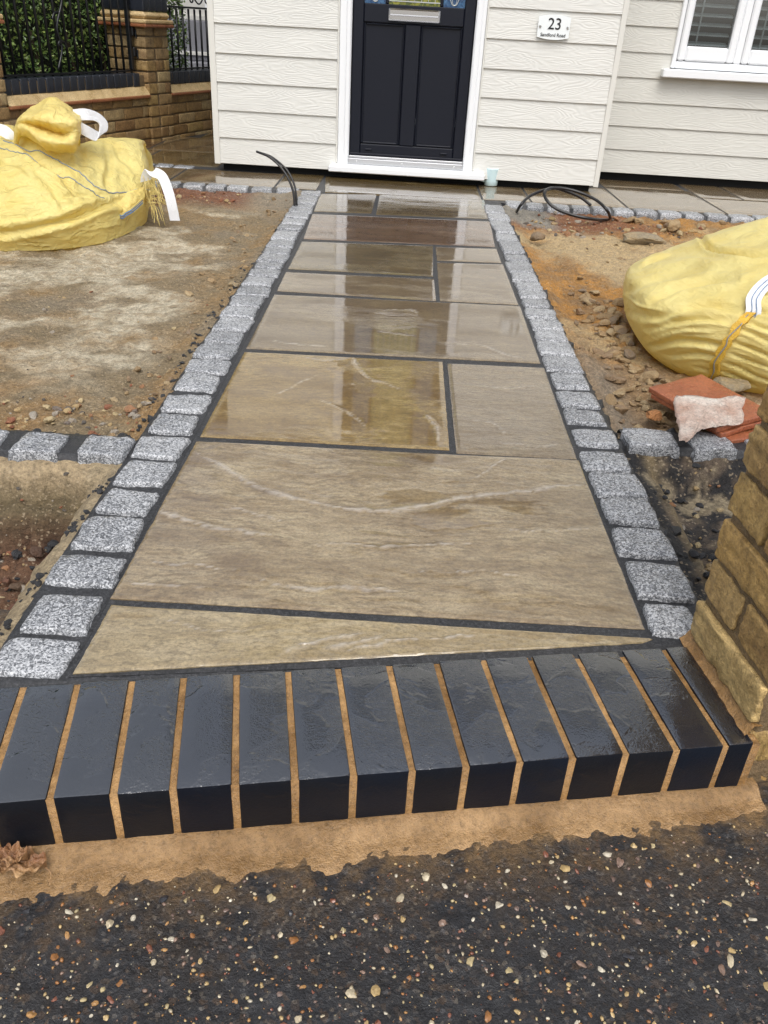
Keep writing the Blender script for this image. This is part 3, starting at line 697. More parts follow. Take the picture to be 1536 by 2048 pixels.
def kLL(X, Y, Z):
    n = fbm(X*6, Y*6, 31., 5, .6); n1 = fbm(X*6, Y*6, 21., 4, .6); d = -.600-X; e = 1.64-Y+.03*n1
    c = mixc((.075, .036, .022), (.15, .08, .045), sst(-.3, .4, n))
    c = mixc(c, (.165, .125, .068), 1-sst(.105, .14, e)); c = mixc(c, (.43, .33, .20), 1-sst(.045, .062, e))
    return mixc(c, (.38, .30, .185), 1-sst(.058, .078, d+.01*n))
soilLL = bed('soil', -2.2, -.592, .55, 1.66, .010, hLL, kLL)
def hLR(X, Y):
    n = fbm(X*7, Y*7, 41., 4, .6); d = X-.595
    return -.016-.064*sst(.02, .10, d+.02*n)*sst(.02, .09, 1.875-Y+.02*n)-.018*sst(0, .03, 1.875-Y)+.018*np.exp(-((d-.055)/.014)**2)*(1-sst(1.7, 1.8, Y))+.013*n+.009*np.abs(fbm(X*26, Y*26, 5., 4, .6))-.02*(1-sst(1.1, 1.5, Y))
def kLR(X, Y, Z):
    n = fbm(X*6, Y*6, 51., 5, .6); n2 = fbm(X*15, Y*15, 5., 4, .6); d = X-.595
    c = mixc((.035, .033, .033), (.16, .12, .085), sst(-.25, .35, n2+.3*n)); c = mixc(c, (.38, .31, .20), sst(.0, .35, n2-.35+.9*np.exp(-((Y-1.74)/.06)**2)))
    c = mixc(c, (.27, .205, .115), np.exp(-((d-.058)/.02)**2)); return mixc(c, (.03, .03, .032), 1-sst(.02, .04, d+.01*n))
soilLR = bed('soil', .582, 2.2, .95, 1.875, .010, hLR, kLR)

RK = [rock_mesh('stone', stone_mat('rubble_stone', [(0, (.42, .30, .16)), (.2, (.34, .24, .13)), (.4, (.50, .38, .22)), (.58, (.30, .21, .13)), (.72, (.44, .31, .17)), (.88, (.26, .20, .14))]), 300+i, 2, .22, .75, 11) for i in range(12)]
RKc = [rock_mesh('stone', stone_mat('mixed_gravel', [(0, (.50, .36, .18)), (.18, (.30, .11, .06)), (.34, (.40, .36, .30)), (.5, (.58, .46, .26)), (.66, (.10, .095, .09)), (.8, (.36, .18, .09)), (.92, (.20, .17, .15))], amt=.35), 330+i, 2, .2, .75, 9) for i in range(8)]
RKb = [rock_mesh('stone', stone_mat('red_brown_clod', [(0, (.16, .07, .04)), (.3, (.10, .055, .035)), (.6, (.22, .10, .055)), (.85, (.14, .09, .055))], dirt=(.10, .055, .03)), 370+i, 2, .3, .8, 7) for i in range(5)]
RKd = [rock_mesh('stone', M_GROUT, 350+i, 2, .45, .8, 2) for i in range(4)]
def rub(bed_, hf, n, xr, yr, smin, smax, meshes, pw=2., keep=None):
    for _ in range(n):
        x, y = random.uniform(*xr), random.uniform(*yr)
        if keep and random.random() > keep(x, y): continue
        s = smin+(smax-smin)*random.random()**pw
        z = float(hf(np.array(x), np.array(y)))
        link('stone', random.choice(meshes), bed_, (x, y, z+s*.12), (random.uniform(-.5, .5), random.uniform(-.5, .5), random.uniform(0, 6.3)), (s*random.uniform(.9, 1.4), s*random.uniform(.7, 1.05), s*random.uniform(.65, 1.)))
def nearbag(x, y):
    c = .735+.06*(y-2.0); return math.exp(-((x-c)/.085)**2)
rub(soilR, hR, 330, (.60, 1.05), (2.0, 3.25), .016, .062, RK, 1.7, nearbag)
rub(soilR, hR, 70, (.62, 1.1), (1.98, 2.35), .016, .055, RK, 1.6)
rub(soilR, hR, 60, (.66, .95), (2.8, 3.4), .02, .06, RK, 1.4, lambda x, y: math.exp(-((x-.80)/.10)**2))
rub(soilR, hR, 130, (.61, 1.7), (4.40, 4.95), .014, .045, RKc, 2.)
rub(soilR, hR, 60, (.62, 1.6), (3.0, 4.9), .014, .035, RK, 2.)
rub(soilR, hR, 9, (1.2, 1.9), (4.80, 4.93), .05, .09, RK, 1.)
rub(soilL, hL, 150, (-1.25, -.62), (1.77, 2.0), .008, .034, RKc, 2.2)
rub(soilL, hL, 110, (-2.0, -.62), (1.78, 3.0), .007, .022, RKc, 2.2)
rub(soilL, hL, 90, (-.80, -.61), (1.8, 4.9), .010, .035, RK, 2.2)
rub(soilL, hL, 90, (-2.1, -.9), (4.75, 5.0), .010, .035, RKc, 1.6)
rub(soilL, hL, 90, (-.63, -.600), (1.78, 3.4), .004, .016, RKd, 1.8)
rub(soilL, hL, 34, (-1.1, -.62), (1.755, 1.80), .018, .042, RKd, 1.3)
rub(soilLL, hLL, 170, (-.98, -.69), (1.10, 1.50), .006, .032, RKc, 1.8)
rub(soilLL, hLL, 70, (-.98, -.69), (1.10, 1.52), .010, .040, RKb, 2.)
rub(soilLL, hLL, 50, (-.98, -.69), (1.10, 1.52), .008, .026, RKd, 2.)
rub(soilLL, hLL, 70, (-1.1, -.66), (1.44, 1.62), .004, .014, RKc, 1.8)
rub(soilLL, hLL, 230, (-.645, -.596), (.95, 1.56), .004, .016, RKd, 1.4, lambda x, y: float(perlin(y*9, 4.) > .05)*math.exp(-((x+.606)/.022)**2))
rub(soilLR, hLR, 190, (.66, 1.15), (1.15, 1.84), .006, .026, RKc, 1.8)
rub(soilLR, hLR, 110, (.60, 1.1), (1.15, 1.84), .008, .028, RKd, 1.7)

# ------------------------------------------------------------------ brick-on-edge step
step = empty('brick_step', (SF[0], SF[1], -.1), STEP_A)
tag(step, 'front step of dark blue bricks on edge with tan mortar joints', 'step')
def brick_mesh(name, lx, ly, lz, mat, seed, bev=.004, rough=.0008, cuts=3, fr=40):
    bm = bmesh.new(); bx(bm, -lx/2, lx/2, -ly/2, ly/2, -lz/2, lz/2, bev, 2)
    if cuts: bmesh.ops.subdivide_edges(bm, edges=[e for e in bm.edges if e.calc_length() > .03], cuts=cuts, use_grid_fill=True)
    for v in bm.verts:
        p = v.co
        d = rough*np.array([fbm(p.x*fr+seed, p.y*fr, p.z*fr, 2), fbm(p.x*fr, p.y*fr+seed, p.z*fr+5, 2), fbm(p.x*fr, p.y*fr+9, p.z*fr+seed, 2)])
        v.co = p+Vector(d)
    bmesh.ops.recalc_face_normals(bm, faces=bm.faces)
    return bmesh_mesh(name, bm, mat, True)
def auto_sharp(me, a=38):
    if hasattr(me, 'set_sharp_from_angle'): me.set_sharp_from_angle(angle=math.radians(a))
    return me
bb = [auto_sharp(brick_mesh('brick', .0655, .216, .1, M_BLUE, 20+i, .003)) for i in range(5)]
# joint positions measured on the front arris
JX = [97, 225, 345, 470, 590, 707, 825, 933, 1040, 1145, 1250, 1350, 1450, 1506]; JY = [1600, 1590, 1582, 1570, 1560, 1550, 1540, 1530, 1520, 1510, 1500, 1490, 1485, 1476]
us = [float((at(a, b)[:2]-SF)@SD) for a, b in zip(JX, JY)]
pitch_ = np.mean(np.diff(us[:-1]))
us = [us[0]-pitch_*k for k in (4, 3, 2, 1)]+us
for i in range(len(us)-1):
    c = (us[i]+us[i+1])/2; wdt = (us[i+1]-us[i]-.0092)/.0655
    link('brick', bb[i % 5], step, (c, .108, .05+random.uniform(-.0012, .0012)), (random.uniform(-.004, .004), 0, random.uniform(-.006, .006)), (wdt, 1, 1))
u0, u1 = us[0], us[-1]
xs = np.arange(u0, u1+.012, .004); ys = np.concatenate([[0.0012, .002], np.arange(.006, .215, .006), [.2148]])
X, Y = np.meshgrid(xs, ys, indexing='ij'); Z = .0965+.0012*fbm(X*60, Y*30, 3.)
V = list(np.stack([X, Y, Z], -1).reshape(-1, 3)); F = grid_faces(*X.shape); nyy = len(ys)
k = len(V); V += [(x, .0018+.001*float(perlin(x*50, 2.)), -.01) for x in xs]
F += [(i*nyy, k+i, k+i+1, (i+1)*nyy) for i in range(len(xs)-1)]
link('joint_mortar', mk('joint_mortar', V, F, M_MORT, True), step)
# mortar haunch trowelled down to the tarmac, ragged edge
xs = np.arange(u0, u1+.03, .005); ys = np.arange(-.17, .012, .0035)
X, Y = np.meshgrid(xs, ys, indexing='ij'); Wd = haunch_w(X)
t_ = np.clip(-Y/Wd, 0, 3)
n_ = fbm(X*34, Y*34, 6., 5, .72)
Z = .013*(1-sst(0, .55, t_))+.0030*(1-sst(.45, 1.2, t_+.12*n_))-.012*sst(.80, 1.25, t_+.11*n_)-.0038+.0012*fbm(X*14, Y*30, 2.)
hm = mk('mortar_haunch', np.stack([X, Y, Z], -1).reshape(-1, 3), grid_faces(*X.shape), mortar('tan_haunch', (.17, .092, .030), (.38, .235, .108), .34, .7, True), True)
attr(hm, 'edge', sst(.35, 1.0, t_).ravel()*.95)
link('mortar_haunch', hm, step)
# dark jointing behind the bricks
xs = np.arange(u0, u1+.03, .01); ys = np.array([.214, .222, .23, .245, .27])
X, Y = np.meshgrid(xs, ys, indexing='ij'); Z = .0955+.002*fbm(X*30, Y*30, 2.)+.0*X; Z[:, 0] -= .01
link('back_joint', mk('back_joint', np.stack([X, Y, Z], -1).reshape(-1, 3), grid_faces(*X.shape), M_GROUT, True), step)

# ------------------------------------------------------------------ stock brick pier beside the step
PA = math.radians(7); PO = at(1386, 1283)[:2]
pier = empty('brick_pier', (PO[0]-.006, PO[1]+.012, -.1), PA)
tag(pier, 'weathered yellow stock brick gate pier at the right end of the step', 'pier')
M_STOCK = stock_brick('yellow_stock_brick', [(0, (.52, .35, .13)), (.3, (.42, .24, .075)), (.55, (.58, .42, .18)), (.75, (.38, .20, .06)), (1, (.55, .38, .145))])
PW, PD = .44, .228
boxes('mortar_core', [(.0065, PW-.0065, -PD+.0065, -.0065, -.05, 1.3)], M_PMORT, pier, .004)
bl_ = [brick_mesh('brick', .215, .1025, .065, M_STOCK, 60+i, .004, .0050, 8, 55) for i in range(6)]
z = .0325-.04; row = 0
while z < 1.25:
    # long side face (x = 0, seen obliquely) and its opposite, then front and back
    if row % 2 == 0:
        L1 = [(.215, .1115)]     # (length, distance of its centre from the back corner)
    else:
        L1 = [(.1025, .0535), (.1025, .1715)]
    for ln, c in L1:
        for xx in (.051, PW-.051):
            link('brick', random.choice(bl_), pier, (xx+random.uniform(-.004, .004), -c, z), (random.uniform(-.03, .03), random.uniform(-.03, .03), math.pi/2*(1 if ln > .2 else 0)+random.uniform(-.02, .02)), (ln/.215 if ln > .2 else .1025/.215, 1. if ln > .2 else 1., 1))
    for yy in (-.051, -PD+.051):
        for xx in ((.225,) if row % 2 else (.19, .30)):
            link('brick', random.choice(bl_), pier, (xx, yy+random.uniform(-.003, .003), z), (random.uniform(-.02, .02), 0, 0), ((.215 if row % 2 else .1025)/.215, 1, 1))
    z += .0785; row += 1
pc = boxes('cap_stone', [(-.03, PW+.03, -PD-.03, .03, 1.3, 1.36)], M_SANDM, pier, .01)
# tan mortar fillet between pier and step
ysx = np.linspace(.0, -.226, 60); V = []; F = []
for i, y in enumerate(ysx):
    w_ = .009+.003*float(fbm(y*22, 3., 1., 3)); h_ = .014+.006*float(fbm(y*25, 8., 2., 3))
    for a_, z_ in ((-w_-.006, .098), (-w_, .1015), (-w_*.6, .105), (-w_*.25, .111), (0.002, .104+h_), (.014, .104+h_)):
        V.append((a_, y, z_+.0015*float(perlin(y*60, a_*200))))
for i in range(59):
    for j in range(5): F.append((i*6+j, i*6+j+1, (i+1)*6+j+1, (i+1)*6+j))
link('mortar_fillet', mk('mortar_fillet', V, F, M_MORT, True), pier)
link('mortar_fillet', brick_mesh('mortar_fillet', .016, .014, .105, M_MORT, 4, .003, .002, 5, 40), pier, (-.001, -.226, .048))

# ------------------------------------------------------------------ the house
TH = .0261; FD = 5.65
house = empty('house', (math.sin(TH)*FD, math.cos(TH)*FD, 0), -TH)
tag(house, 'house with cream weatherboard porch, navy panelled door and white window', 'house')
def board(name, x0, x1, z0, z1, y, mat):
    """one lap of cladding: thick at its foot, thin at its head, foot proud of the one below"""
    nx = max(2, int((x1-x0)/.25)); V = []; F = []
    prof = [(y-.0135, z0), (y-.0145, z0+.002), (y-.004, z1+.012), (y+.003, z1+.012), (y-.0045, z0)]
    for i in range(nx+1):
        x = x0+(x1-x0)*i/nx
        for a, b in prof: V.append((x, a+.0004*float(perlin(x*2, b*9)), b))
    k = len(prof)
    for i in range(nx):
        for j in range(k): F.append((i*k+j, (i+1)*k+j, (i+1)*k+(j+1) % k, i*k+(j+1) % k))
    F.append(tuple(range(k))); F.append(tuple(nx*k+j for j in range(k))[::-1])
    return link(name, mk(name, V, F, mat), house)
zz = [.041, .193]+[.193+.1565*(i+1) for i in range(14)]
for a, b in zip(zz[:-1], zz[1:]):
    board('cladding_board', -1.324, -.584, a, b, 0, M_CLAD)
    board('cladding_board', .297, 1.062, a, b, 0, M_CLAD)
ztop = zz[-1]
boxes('cladding_board', [(-.5835, .2965, -.0135, .012, 2.13, ztop)], M_CLAD, house)
WD = .55                                            # main wall stands back behind the porch
ob = board
z2 = [.055, .203]+[.203+.1455*(i+1) for i in range(16)]
for a, b in zip(z2[:-1], z2[1:]):
    if b < .66: board('cladding_board', 1.10, 3.6, a, b, WD, M_CLAD2)
    elif a < 1.75:
        board('cladding_board', 1.10, 1.533, a, b, WD, M_CLAD2); board('cladding_board', 2.75, 3.6, a, b, WD, M_CLAD2)
    else: board('cladding_board', 1.10, 3.6, a, b, WD, M_CLAD2)
for a, b in zip(z2[:-1], z2[1:]): board('cladding_board', -1.34, -1.10, a, b, WD, M_CLAD2) if False else None
boxes('corner_trim', [(-1.362, -1.3245, -.016, .03, .036, ztop)], M_TRIM, house)
boxes('corner_trim', [(1.0625, 1.094, -.016, .05, .034, ztop)], M_TRIM, house)
boxes('trim_strip', [(-.5835, -.574, -.017, .02, .086, 2.13)], M_TRIM, house)
boxes('trim_strip', [(.287, .2965, -.017, .02, .086, 2.13)], M_TRIM, house)
# solid carcass behind the boards (open doorway), plinth set back in the dark
boxes('porch_wall', [(-1.355, -.58, .006, .12, .07, ztop), (.30, 1.085, .006, .12, .07, ztop), (-1.355, -1.25, .1205, 1.0, .03, ztop), (.985, 1.085, .1205, 1.0, .03, ztop), (-.58, .30, .016, .12, 2.15, ztop)], M_CLAD, house, 0)
boxes('plinth', [(-1.32, 1.05, .05, .10, -.1, .068), (1.10, 3.6, WD+.05, WD+.10, -.1, .064)], M_DARK, house, 0)
boxes('porch_roof', [(-1.50, 1.23, -.16, .60, ztop, ztop+.10, .01), (-1.42, 1.15, -.10, .58, ztop+.10, ztop+.16, .01)], M_UPVC, house)
boxes('main_wall', [(1.06, 1.53, WD+.012, WD+.3, .065, 2.6), (2.76, 3.7, WD+.012, WD+.3, .065, 2.6), (1.53, 2.76, WD+.012, WD+.3, .065, .66), (1.53, 2.76, WD+.012, WD+.3, 1.80, 2.6)], M_CLAD2, house, 0)
# first floor: lapped cladding as one stepped wall, eaves and roof
V = []; F = []; zs = np.arange(2.6, 4.95, .1455)
for a in zs:
    k = len(V); V += [(-1.36, WD-.014, a), (3.7, WD-.014, a), (3.7, WD-.003, a+.1455), (-1.36, WD-.003, a+.1455)]; F.append((k, k+1, k+2, k+3))
    k = len(V); V += [(-1.36, WD-.003, a+.1455), (3.7, WD-.003, a+.1455), (3.7, WD-.014, a+.1455), (-1.36, WD-.014, a+.1455)]; F.append((k, k+1, k+2, k+3))
link('upper_cladding', mk('upper_cladding', V, F, M_CLAD2), house)
boxes('upper_wall', [(-1.355, 3.69, WD+.012, WD+.3, 2.602, 5.0), (-1.355, 3.69, WD+4.8, WD+5.0, -.1, 5.0), (-1.355, -1.1, WD+.46, WD+4.8, -.1, 5.0), (3.45, 3.69, WD+.31, WD+4.79, -.1, 5.0)], M_CLAD2, house, 0)
V = [(-1.75, WD-.4, 4.9), (4.1, WD-.4, 4.9), (4.1, WD+2.5, 6.9), (-1.75, WD+2.5, 6.9), (4.1, WD+5.4, 4.9), (-1.75, WD+5.4, 4.9)]
V += [(a, b, c-.14) for a, b, c in V]
link('roof', mk('roof', V, [(0, 1, 2, 3), (3, 2, 4, 5), (6, 9, 8, 7), (9, 11, 10, 8), (0, 6, 7, 1), (5, 4, 10, 11), (0, 3, 9, 6), (3, 5, 11, 9), (1, 7, 8, 2), (2, 8, 10, 4)], M_SLATE), house)
# door frame, sill, threshold
boxes('door_frame', [(-.573, -.502, -.012, .07, .082, 2.13), (.224, .286, -.012, .07, .082, 2.13), (-.5015, .2235, -.012, .07, 2.05, 2.13), (-.532, -.506, -.020, -.0125, .083, 2.12), (.230, .262, -.018, -.0125, .083, 2.12)], M_UPVC, house, .004)
boxes('door_sill', [(-.622, .366, -.085, .05, .040, .075, .005), (-.600, .344, -.06, .05, .0755, .084, .002)], M_UPVC, house)
th_ = boxes('threshold', [(-.5015, .2235, -.02, .05, .0845, .118, .003), (-.5015, .2235, -.006, .05, .1185, .133, .003)], simple('aluminium', (.62, .63, .65), .3, .8), house)
for xx in (-.45, -.16, .17): boxes('screw', [(xx-.005, xx+.005, -.0225, -.0203, .098, .108, .001)], M_CHROME, th_)
leaf = boxes('door', [(-.4985, -.434, .012, .056, .134, 2.045), (.156, .2205, .012, .056, .134, 2.045), (-.4335, .1555, .0122, .056, .134, .203), (-.4335, .1555, .0122, .056, .866, .962),
    (-.186, -.094, .0122, .056, .2035, .8655), (-.4335, .1555, .0122, .056, 1.93, 2.045), (-.3085, -.2905, .016, .05, .9625, 1.9295), (.0105, .0285, .016, .05, .9625, 1.9295)], M_DOOR, house, .005)
for a, b in ((-.4335, -.1865), (-.0935, .1555)):
    boxes('door_panel', [(a+.0005, b-.0005, .030, .05, .2045, .8645, .0), (a+.001, a+.013, .018, .032, .2045, .8645, .005), (b-.013, b-.001, .018, .032, .2045, .8645, .005), (a+.0135, b-.0135, .018, .032, .2045, .2165, .005), (a+.0135, b-.0135, .018, .032, .8525, .8645, .005),
          ], M_DOOR, leaf, .004)
boxes('weather_bar', [(-.498, .220, -.002, .0118, .135, .150, .004)], M_DOOR, leaf)
for xx in (-.379, .097): boxes('drain_cap', [(xx-.022, xx+.022, .002, .0118, .166, .178, .004)], M_DOOR, leaf)
GB = leaded('blue_leaded_glass', (.01, .045, .12), (.04, .12, .24)); GY = leaded('green_leaded_glass', (.07, .09, .01), (.24, .23, .03))
M_LEAD = simple('lead_came', (.50, .52, .50), .4, .3)
for a, b, g in ((-.4335, -.309, GB), (-.290, .010, GY), (.029, .1555, GB)):
    p = boxes('pane', [(a, b, .030, .036, .9625, 1.9295)], g, leaf, 0)
    c = (a+b)/2
    zz_ = []
    if b-a < .2:
        link('lead_came', mk('lead_came', *tube_geo(spline([(c-.04, .029, 1.06), (c-.02, .029, .99), (c, .029, .972), (c+.02, .029, .99), (c+.04, .029, 1.06)], 20), .0022, 6), M_LEAD, True), leaf)
        link('lead_came', mk('lead_came', *tube_geo(spline([(c-.012, .029, 1.10), (c-.012, .029, .99), (c+.012, .029, .985), (c+.012, .029, 1.08)], 16), .0016, 6), M_LEAD, True), leaf)
    else:
        boxes('lead_came', [(a, b, .0275, .0295, .978, .983)], M_LEAD, leaf, 0)
        for q in np.linspace(a+.03, b-.03, 7): boxes('lead_came', [(q-.0012, q+.0012, .0278, .0297, .9835, 1.92)], M_LEAD, leaf, 0)
lp = boxes('letter_plate', [(-.289, .015, -.001, .0118, .880, .944, .004)], M_CHROME, leaf)
boxes('letter_flap', [(-.285, .011, -.014, -.0015, .908, .941, .006), (-.283, .009, -.006, -.0015, .884, .9075, .003)], M_CHROME, leaf)
# window in the main wall: frame, two casements, glass, shutter slats
wy = WD
win = boxes('window', [(1.533, 1.560, wy-.028, wy+.06, .706, 1.80), (2.72, 2.75, wy-.028, wy+.06, .706, 1.80), (1.5605, 2.7195, wy-.028, wy+.06, .706, .7485), (1.5605, 2.7195, wy-.028, wy+.06, 1.755, 1.80), (1.923, 1.968, wy-.0285, wy+.06, .749, 1.7545), (2.33, 2.37, wy-.0285, wy+.06, .749, 1.7545)], M_UPVC, house, .005)
boxes('window_sill', [(1.478, 2.82, wy-.085, wy+.02, .652, .702, .006)], M_UPVC, house)
for a, b in ((1.5625, 1.921), (1.970, 2.328), (2.372, 2.718)):
    boxes('casement', [(a, a+.046, wy-.038, wy+.02, .751, 1.7525), (b-.046, b, wy-.038, wy+.02, .751, 1.7525), (a+.0465, b-.0465, wy-.038, wy+.02, .751, .834), (a+.0465, b-.0465, wy-.038, wy+.02, 1.67, 1.7525)], M_UPVC, win, .009)
    boxes('pane', [(a+.0465, b-.0465, wy-.012, wy-.006, .8345, 1.6695)], M_PANE, win, 0)
    for q in np.arange(.842, 1.66, .0525):
        V = [(a+.05, wy+.012, q), (b-.05, wy+.012, q), (b-.05, wy+.055, q+.012), (a+.05, wy+.055, q+.012)]
        V += [(x_, y_, z_+.009) for x_, y_, z_ in V]
        link('shutter_slat', mk('shutter_slat', V, [(3, 2, 1, 0), (4, 5, 6, 7), (0, 1, 5, 4), (1, 2, 6, 5), (2, 3, 7, 6), (3, 0, 4, 7)], M_UPVC), win)
    boxes('shutter_rod', [((a*.7+b*.3)-.005, (a*.7+b*.3)+.005, wy+.003, wy+.0105, .84, 1.66, .002)], M_UPVC, win)
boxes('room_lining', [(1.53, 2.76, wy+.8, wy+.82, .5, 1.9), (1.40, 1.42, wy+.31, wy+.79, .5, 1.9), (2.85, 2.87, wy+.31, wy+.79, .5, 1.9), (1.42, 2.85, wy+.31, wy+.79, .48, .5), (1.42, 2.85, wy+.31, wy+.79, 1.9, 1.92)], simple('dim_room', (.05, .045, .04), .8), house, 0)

# number plate
sign = empty('house_number_sign', tuple(house.matrix_basis @ Vector((.68, -.03, .893))), -TH)
tag(sign, 'small silver house number plate reading 23 on the cream boards', 'sign')
bm = bmesh.new(); N_ = 40; ol = []
hw, hh = .0925, .0635
for i in range(11): s = -1+.2*i; ol.append((s*hw, hh-.012*(s*s)))
for i in range(11): s = 1-.2*i; ol.append((s*hw, -hh+.012*(s*s)))
f_ = bm.faces.new([bm.verts.new((x_, 0, z_)) for x_, z_ in ol])
r_ = bmesh.ops.extrude_face_region(bm, geom=[f_])
for e_ in r_['geom']:
    if isinstance(e_, bmesh.types.BMVert): e_.co.y += .004
bmesh.ops.recalc_face_normals(bm, faces=bm.faces)
link('plate', bmesh_mesh('plate', bm, simple('brushed_plate', (.80, .84, .85), .15)), sign)
def text(body, size, x_, z_, off, parent):
    cu = bpy.data.curves.new('t', 'FONT'); cu.body = body; cu.size = size; cu.align_x = 'CENTER'; cu.align_y = 'CENTER'; cu.extrude = .0007; cu.offset = off
    t0 = bpy.data.objects.new('t', cu); COL.objects.link(t0)
    me = bpy.data.meshes.new_from_object(t0.evaluated_get(bpy.context.evaluated_depsgraph_get()))
    bpy.data.objects.remove(t0); me.materials.clear(); me.materials.append(M_BLACK)
    return link('lettering', me, parent, (x_, -.0012, z_), (math.pi/2, 0, 0))
text('23', .082, .003, .014, 0.0004, sign); text('Sandford Road', .0245, .0, -.040, 0.0002, sign)
for xx in (-.080, .080): boxes('screw', [(xx-.006, xx+.006, -.006, .024, -.006, .006, .0025)], M_CHROME, sign)

# ------------------------------------------------------------------ boundary wall with railings, hedge and the house beyond
WA = math.radians(20); WO = np.array([-1.93, 6.80])
wall = empty('garden_wall', (WO[0], WO[1], -.1), math.pi/2-WA)      # local x runs along the wall away from the camera, local y to its back
tag(wall, 'low yellow brick boundary wall with pier, blue brick coping and moulded band', 'wall')
M_STOCK2 = stock_brick('wall_stock_brick', [(0, (.42, .28, .115)), (.3, (.32, .20, .085)), (.55, (.50, .38, .20)), (.8, (.28, .16, .065)), (1, (.46, .32, .13))], .45)
wb = [brick_mesh('brick', .215, .1025, .065, M_STOCK2, 80+i, .005, .003, 2) for i in range(5)]
cb = [brick_mesh('coping_brick', .065, .215, .085, M_SLATE, 90+i, .005, .0015, 1) for i in range(3)]
def wall_run(x0, x1):
    boxes('mortar_core', [(x0, x1, .010, .20, -.1, .39)], M_WMORT, wall, .002)
    for r in range(6):
        z = -.0225+r*.0752+.03; x = x0-(.1125 if r % 2 else 0)
        while x < x1-.05:
            a, b = max(x, x0), min(x+.215, x1)
            if b-a > .05: link('brick', random.choice(wb), wall, ((a+b)/2, .052+random.uniform(-.003, .003), z), (random.uniform(-.01, .01), random.uniform(-.01, .01), 0), ((b-a)/.215, 1, 1))
            x += .225
    boxes('moulded_band', [(x0, x1, -.030, .18, .400, .422, .006)], M_REDM, wall)
    V = [(x0, -.024, .4225), (x1, -.024, .4225), (x1, .012, .475), (x0, .012, .475), (x0, .19, .4225), (x1, .19, .4225), (x1, .19, .475), (x0, .19, .475)]
    link('moulded_band', mk('moulded_band', V, [(0, 1, 2, 3), (3, 2, 6, 7), (0, 3, 7, 4), (1, 5, 6, 2), (4, 7, 6, 5), (0, 4, 5, 1)], M_SANDM), wall)
    boxes('mortar_core', [(x0, x1, .016, .21, .4755, .548)], M_WMORT, wall, 0)
    x = x0+.037
    while x < x1-.03:
        link('coping_brick', random.choice(cb), wall, (x, .116+random.uniform(-.003, .003), .5195), (0, random.uniform(-.02, .02), random.uniform(-.01, .01))); x += .0752
wall_run(-1.42, -.003); wall_run(.28, 1.7)
def wall_pier(x0, x1, hgt, cap=True):
    boxes('mortar_core', [(x0+.008, x1-.008, -.012, .30, -.1, hgt)], M_WMORT, wall, .002)
    r = 0; z = -.0225+.03
    while z < hgt-.03:
        for yy, ln, rz in ([(.09, .215, 1), (.255, .1025, 1)] if r % 2 else [(.03, .1025, 1), (.20, .215, 1)]):
            link('brick', random.choice(wb), wall, (x0+.045, yy, z), (0, 0, math.pi/2), (ln/.215, 1, 1))
        for xx, ln in ([(x0+.20, .155)] if r % 2 else [(x0+.155, .10), (x0+.245, .06)]):
            link('brick', random.choice(wb), wall, (xx, .032, z), (0, 0, 0), (ln/.215, 1, 1))
        z += .0752; r += 1
    if cap:
        boxes('pier_cap', [(x0-.05, x1+.03, -.065, .36, hgt, hgt+.028, .008), (x0-.035, x1+.015, -.05, .345, hgt+.0285, hgt+.075, .02)], M_SANDM, wall)
        boxes('pier_cap', [(x0-.052, x1+.032, -.067, .362, hgt-.022, hgt-.0005, .006)], M_REDM, wall)
        for i in range(4): link('coping_brick', cb[i % 3], wall, (x0-.02+.038+i*.0752, .145, hgt+.13), (0, 0, 0), (1.1, 1.7, 1.2))
wall_pier(0, .275, .875); wall_pier(-1.70, -1.425, .875)
def railing(label, x0, x1, n, top, post=None):
    r = empty('railing', (WO[0], WO[1], -.1), math.pi/2-WA); tag(r, label, 'railing', 'black iron railings along the boundary wall')
    boxes('bottom_rail', [(x0, x1, .075, .105, .568, .580)], M_BLACK, r, .001)
    for i in range(n):
        x = x0+.03+(x1-x0-.06)*i/(n-1)
        tube('bar', [(x, .09, .555), (x, .09, top-.002)], .0085, M_BLACK, r, 8, 2)
    boxes('top_rail', [(x0, x1, .072, .108, top, top+.014)], M_BLACK, r, .001)
    return r
r1 = railing('black iron railing left of the brick wall pier', -1.41, -.02, 17, 1.45)
boxes('post', [(-.075, -.045, .06, .09, .5805, 1.449)], M_BLACK, r1, .003)
for z in (.70, .83): boxes('bracket', [(-.0445, -.003, .055, .075, z-.035, z+.025, .006), (-.02, -.006, .045, .0545, z-.05, z+.01, .004)], M_BLACK, r1)
for dz, sx in ((0, 1), (.16, -1)):
    a = np.linspace(0, 4.6, 30); rr = .05*np.exp(-a*.28)
    tube('scroll', np.stack([-.80+sx*rr*np.cos(a), .06+0*a, .72+dz+rr*np.sin(a)+.03*a/4.6], 1), .007, M_BLACK, r1, 6, 0)
tube('scroll', [(-.86, .058, .60), (-.80, .058, .72), (-.82, .058, .84), (-.74, .058, 1.0), (-.78, .058, 1.12)], .008, M_BLACK, r1, 6, 30)
r2 = railing('black iron railing right of the brick wall pier, meeting the porch', .29, 1.7, 17, .985)
for x_ in (.80, 1.02):
    a = np.linspace(0, 8.5, 50); rr = .045*np.exp(-a*.16)
    tube('scroll', np.stack([x_+rr*np.cos(a), .09+0*a, 1.05+rr*np.sin(a)], 1), .006, M_BLACK, r2, 6, 0)
    tube('scroll', [(x_+.04, .09, 1.05), (x_+.10, .09, 1.02), (x_+.16, .09, 1.06), (x_+.2, .09, 1.16)], .006, M_BLACK, r2, 6, 20)
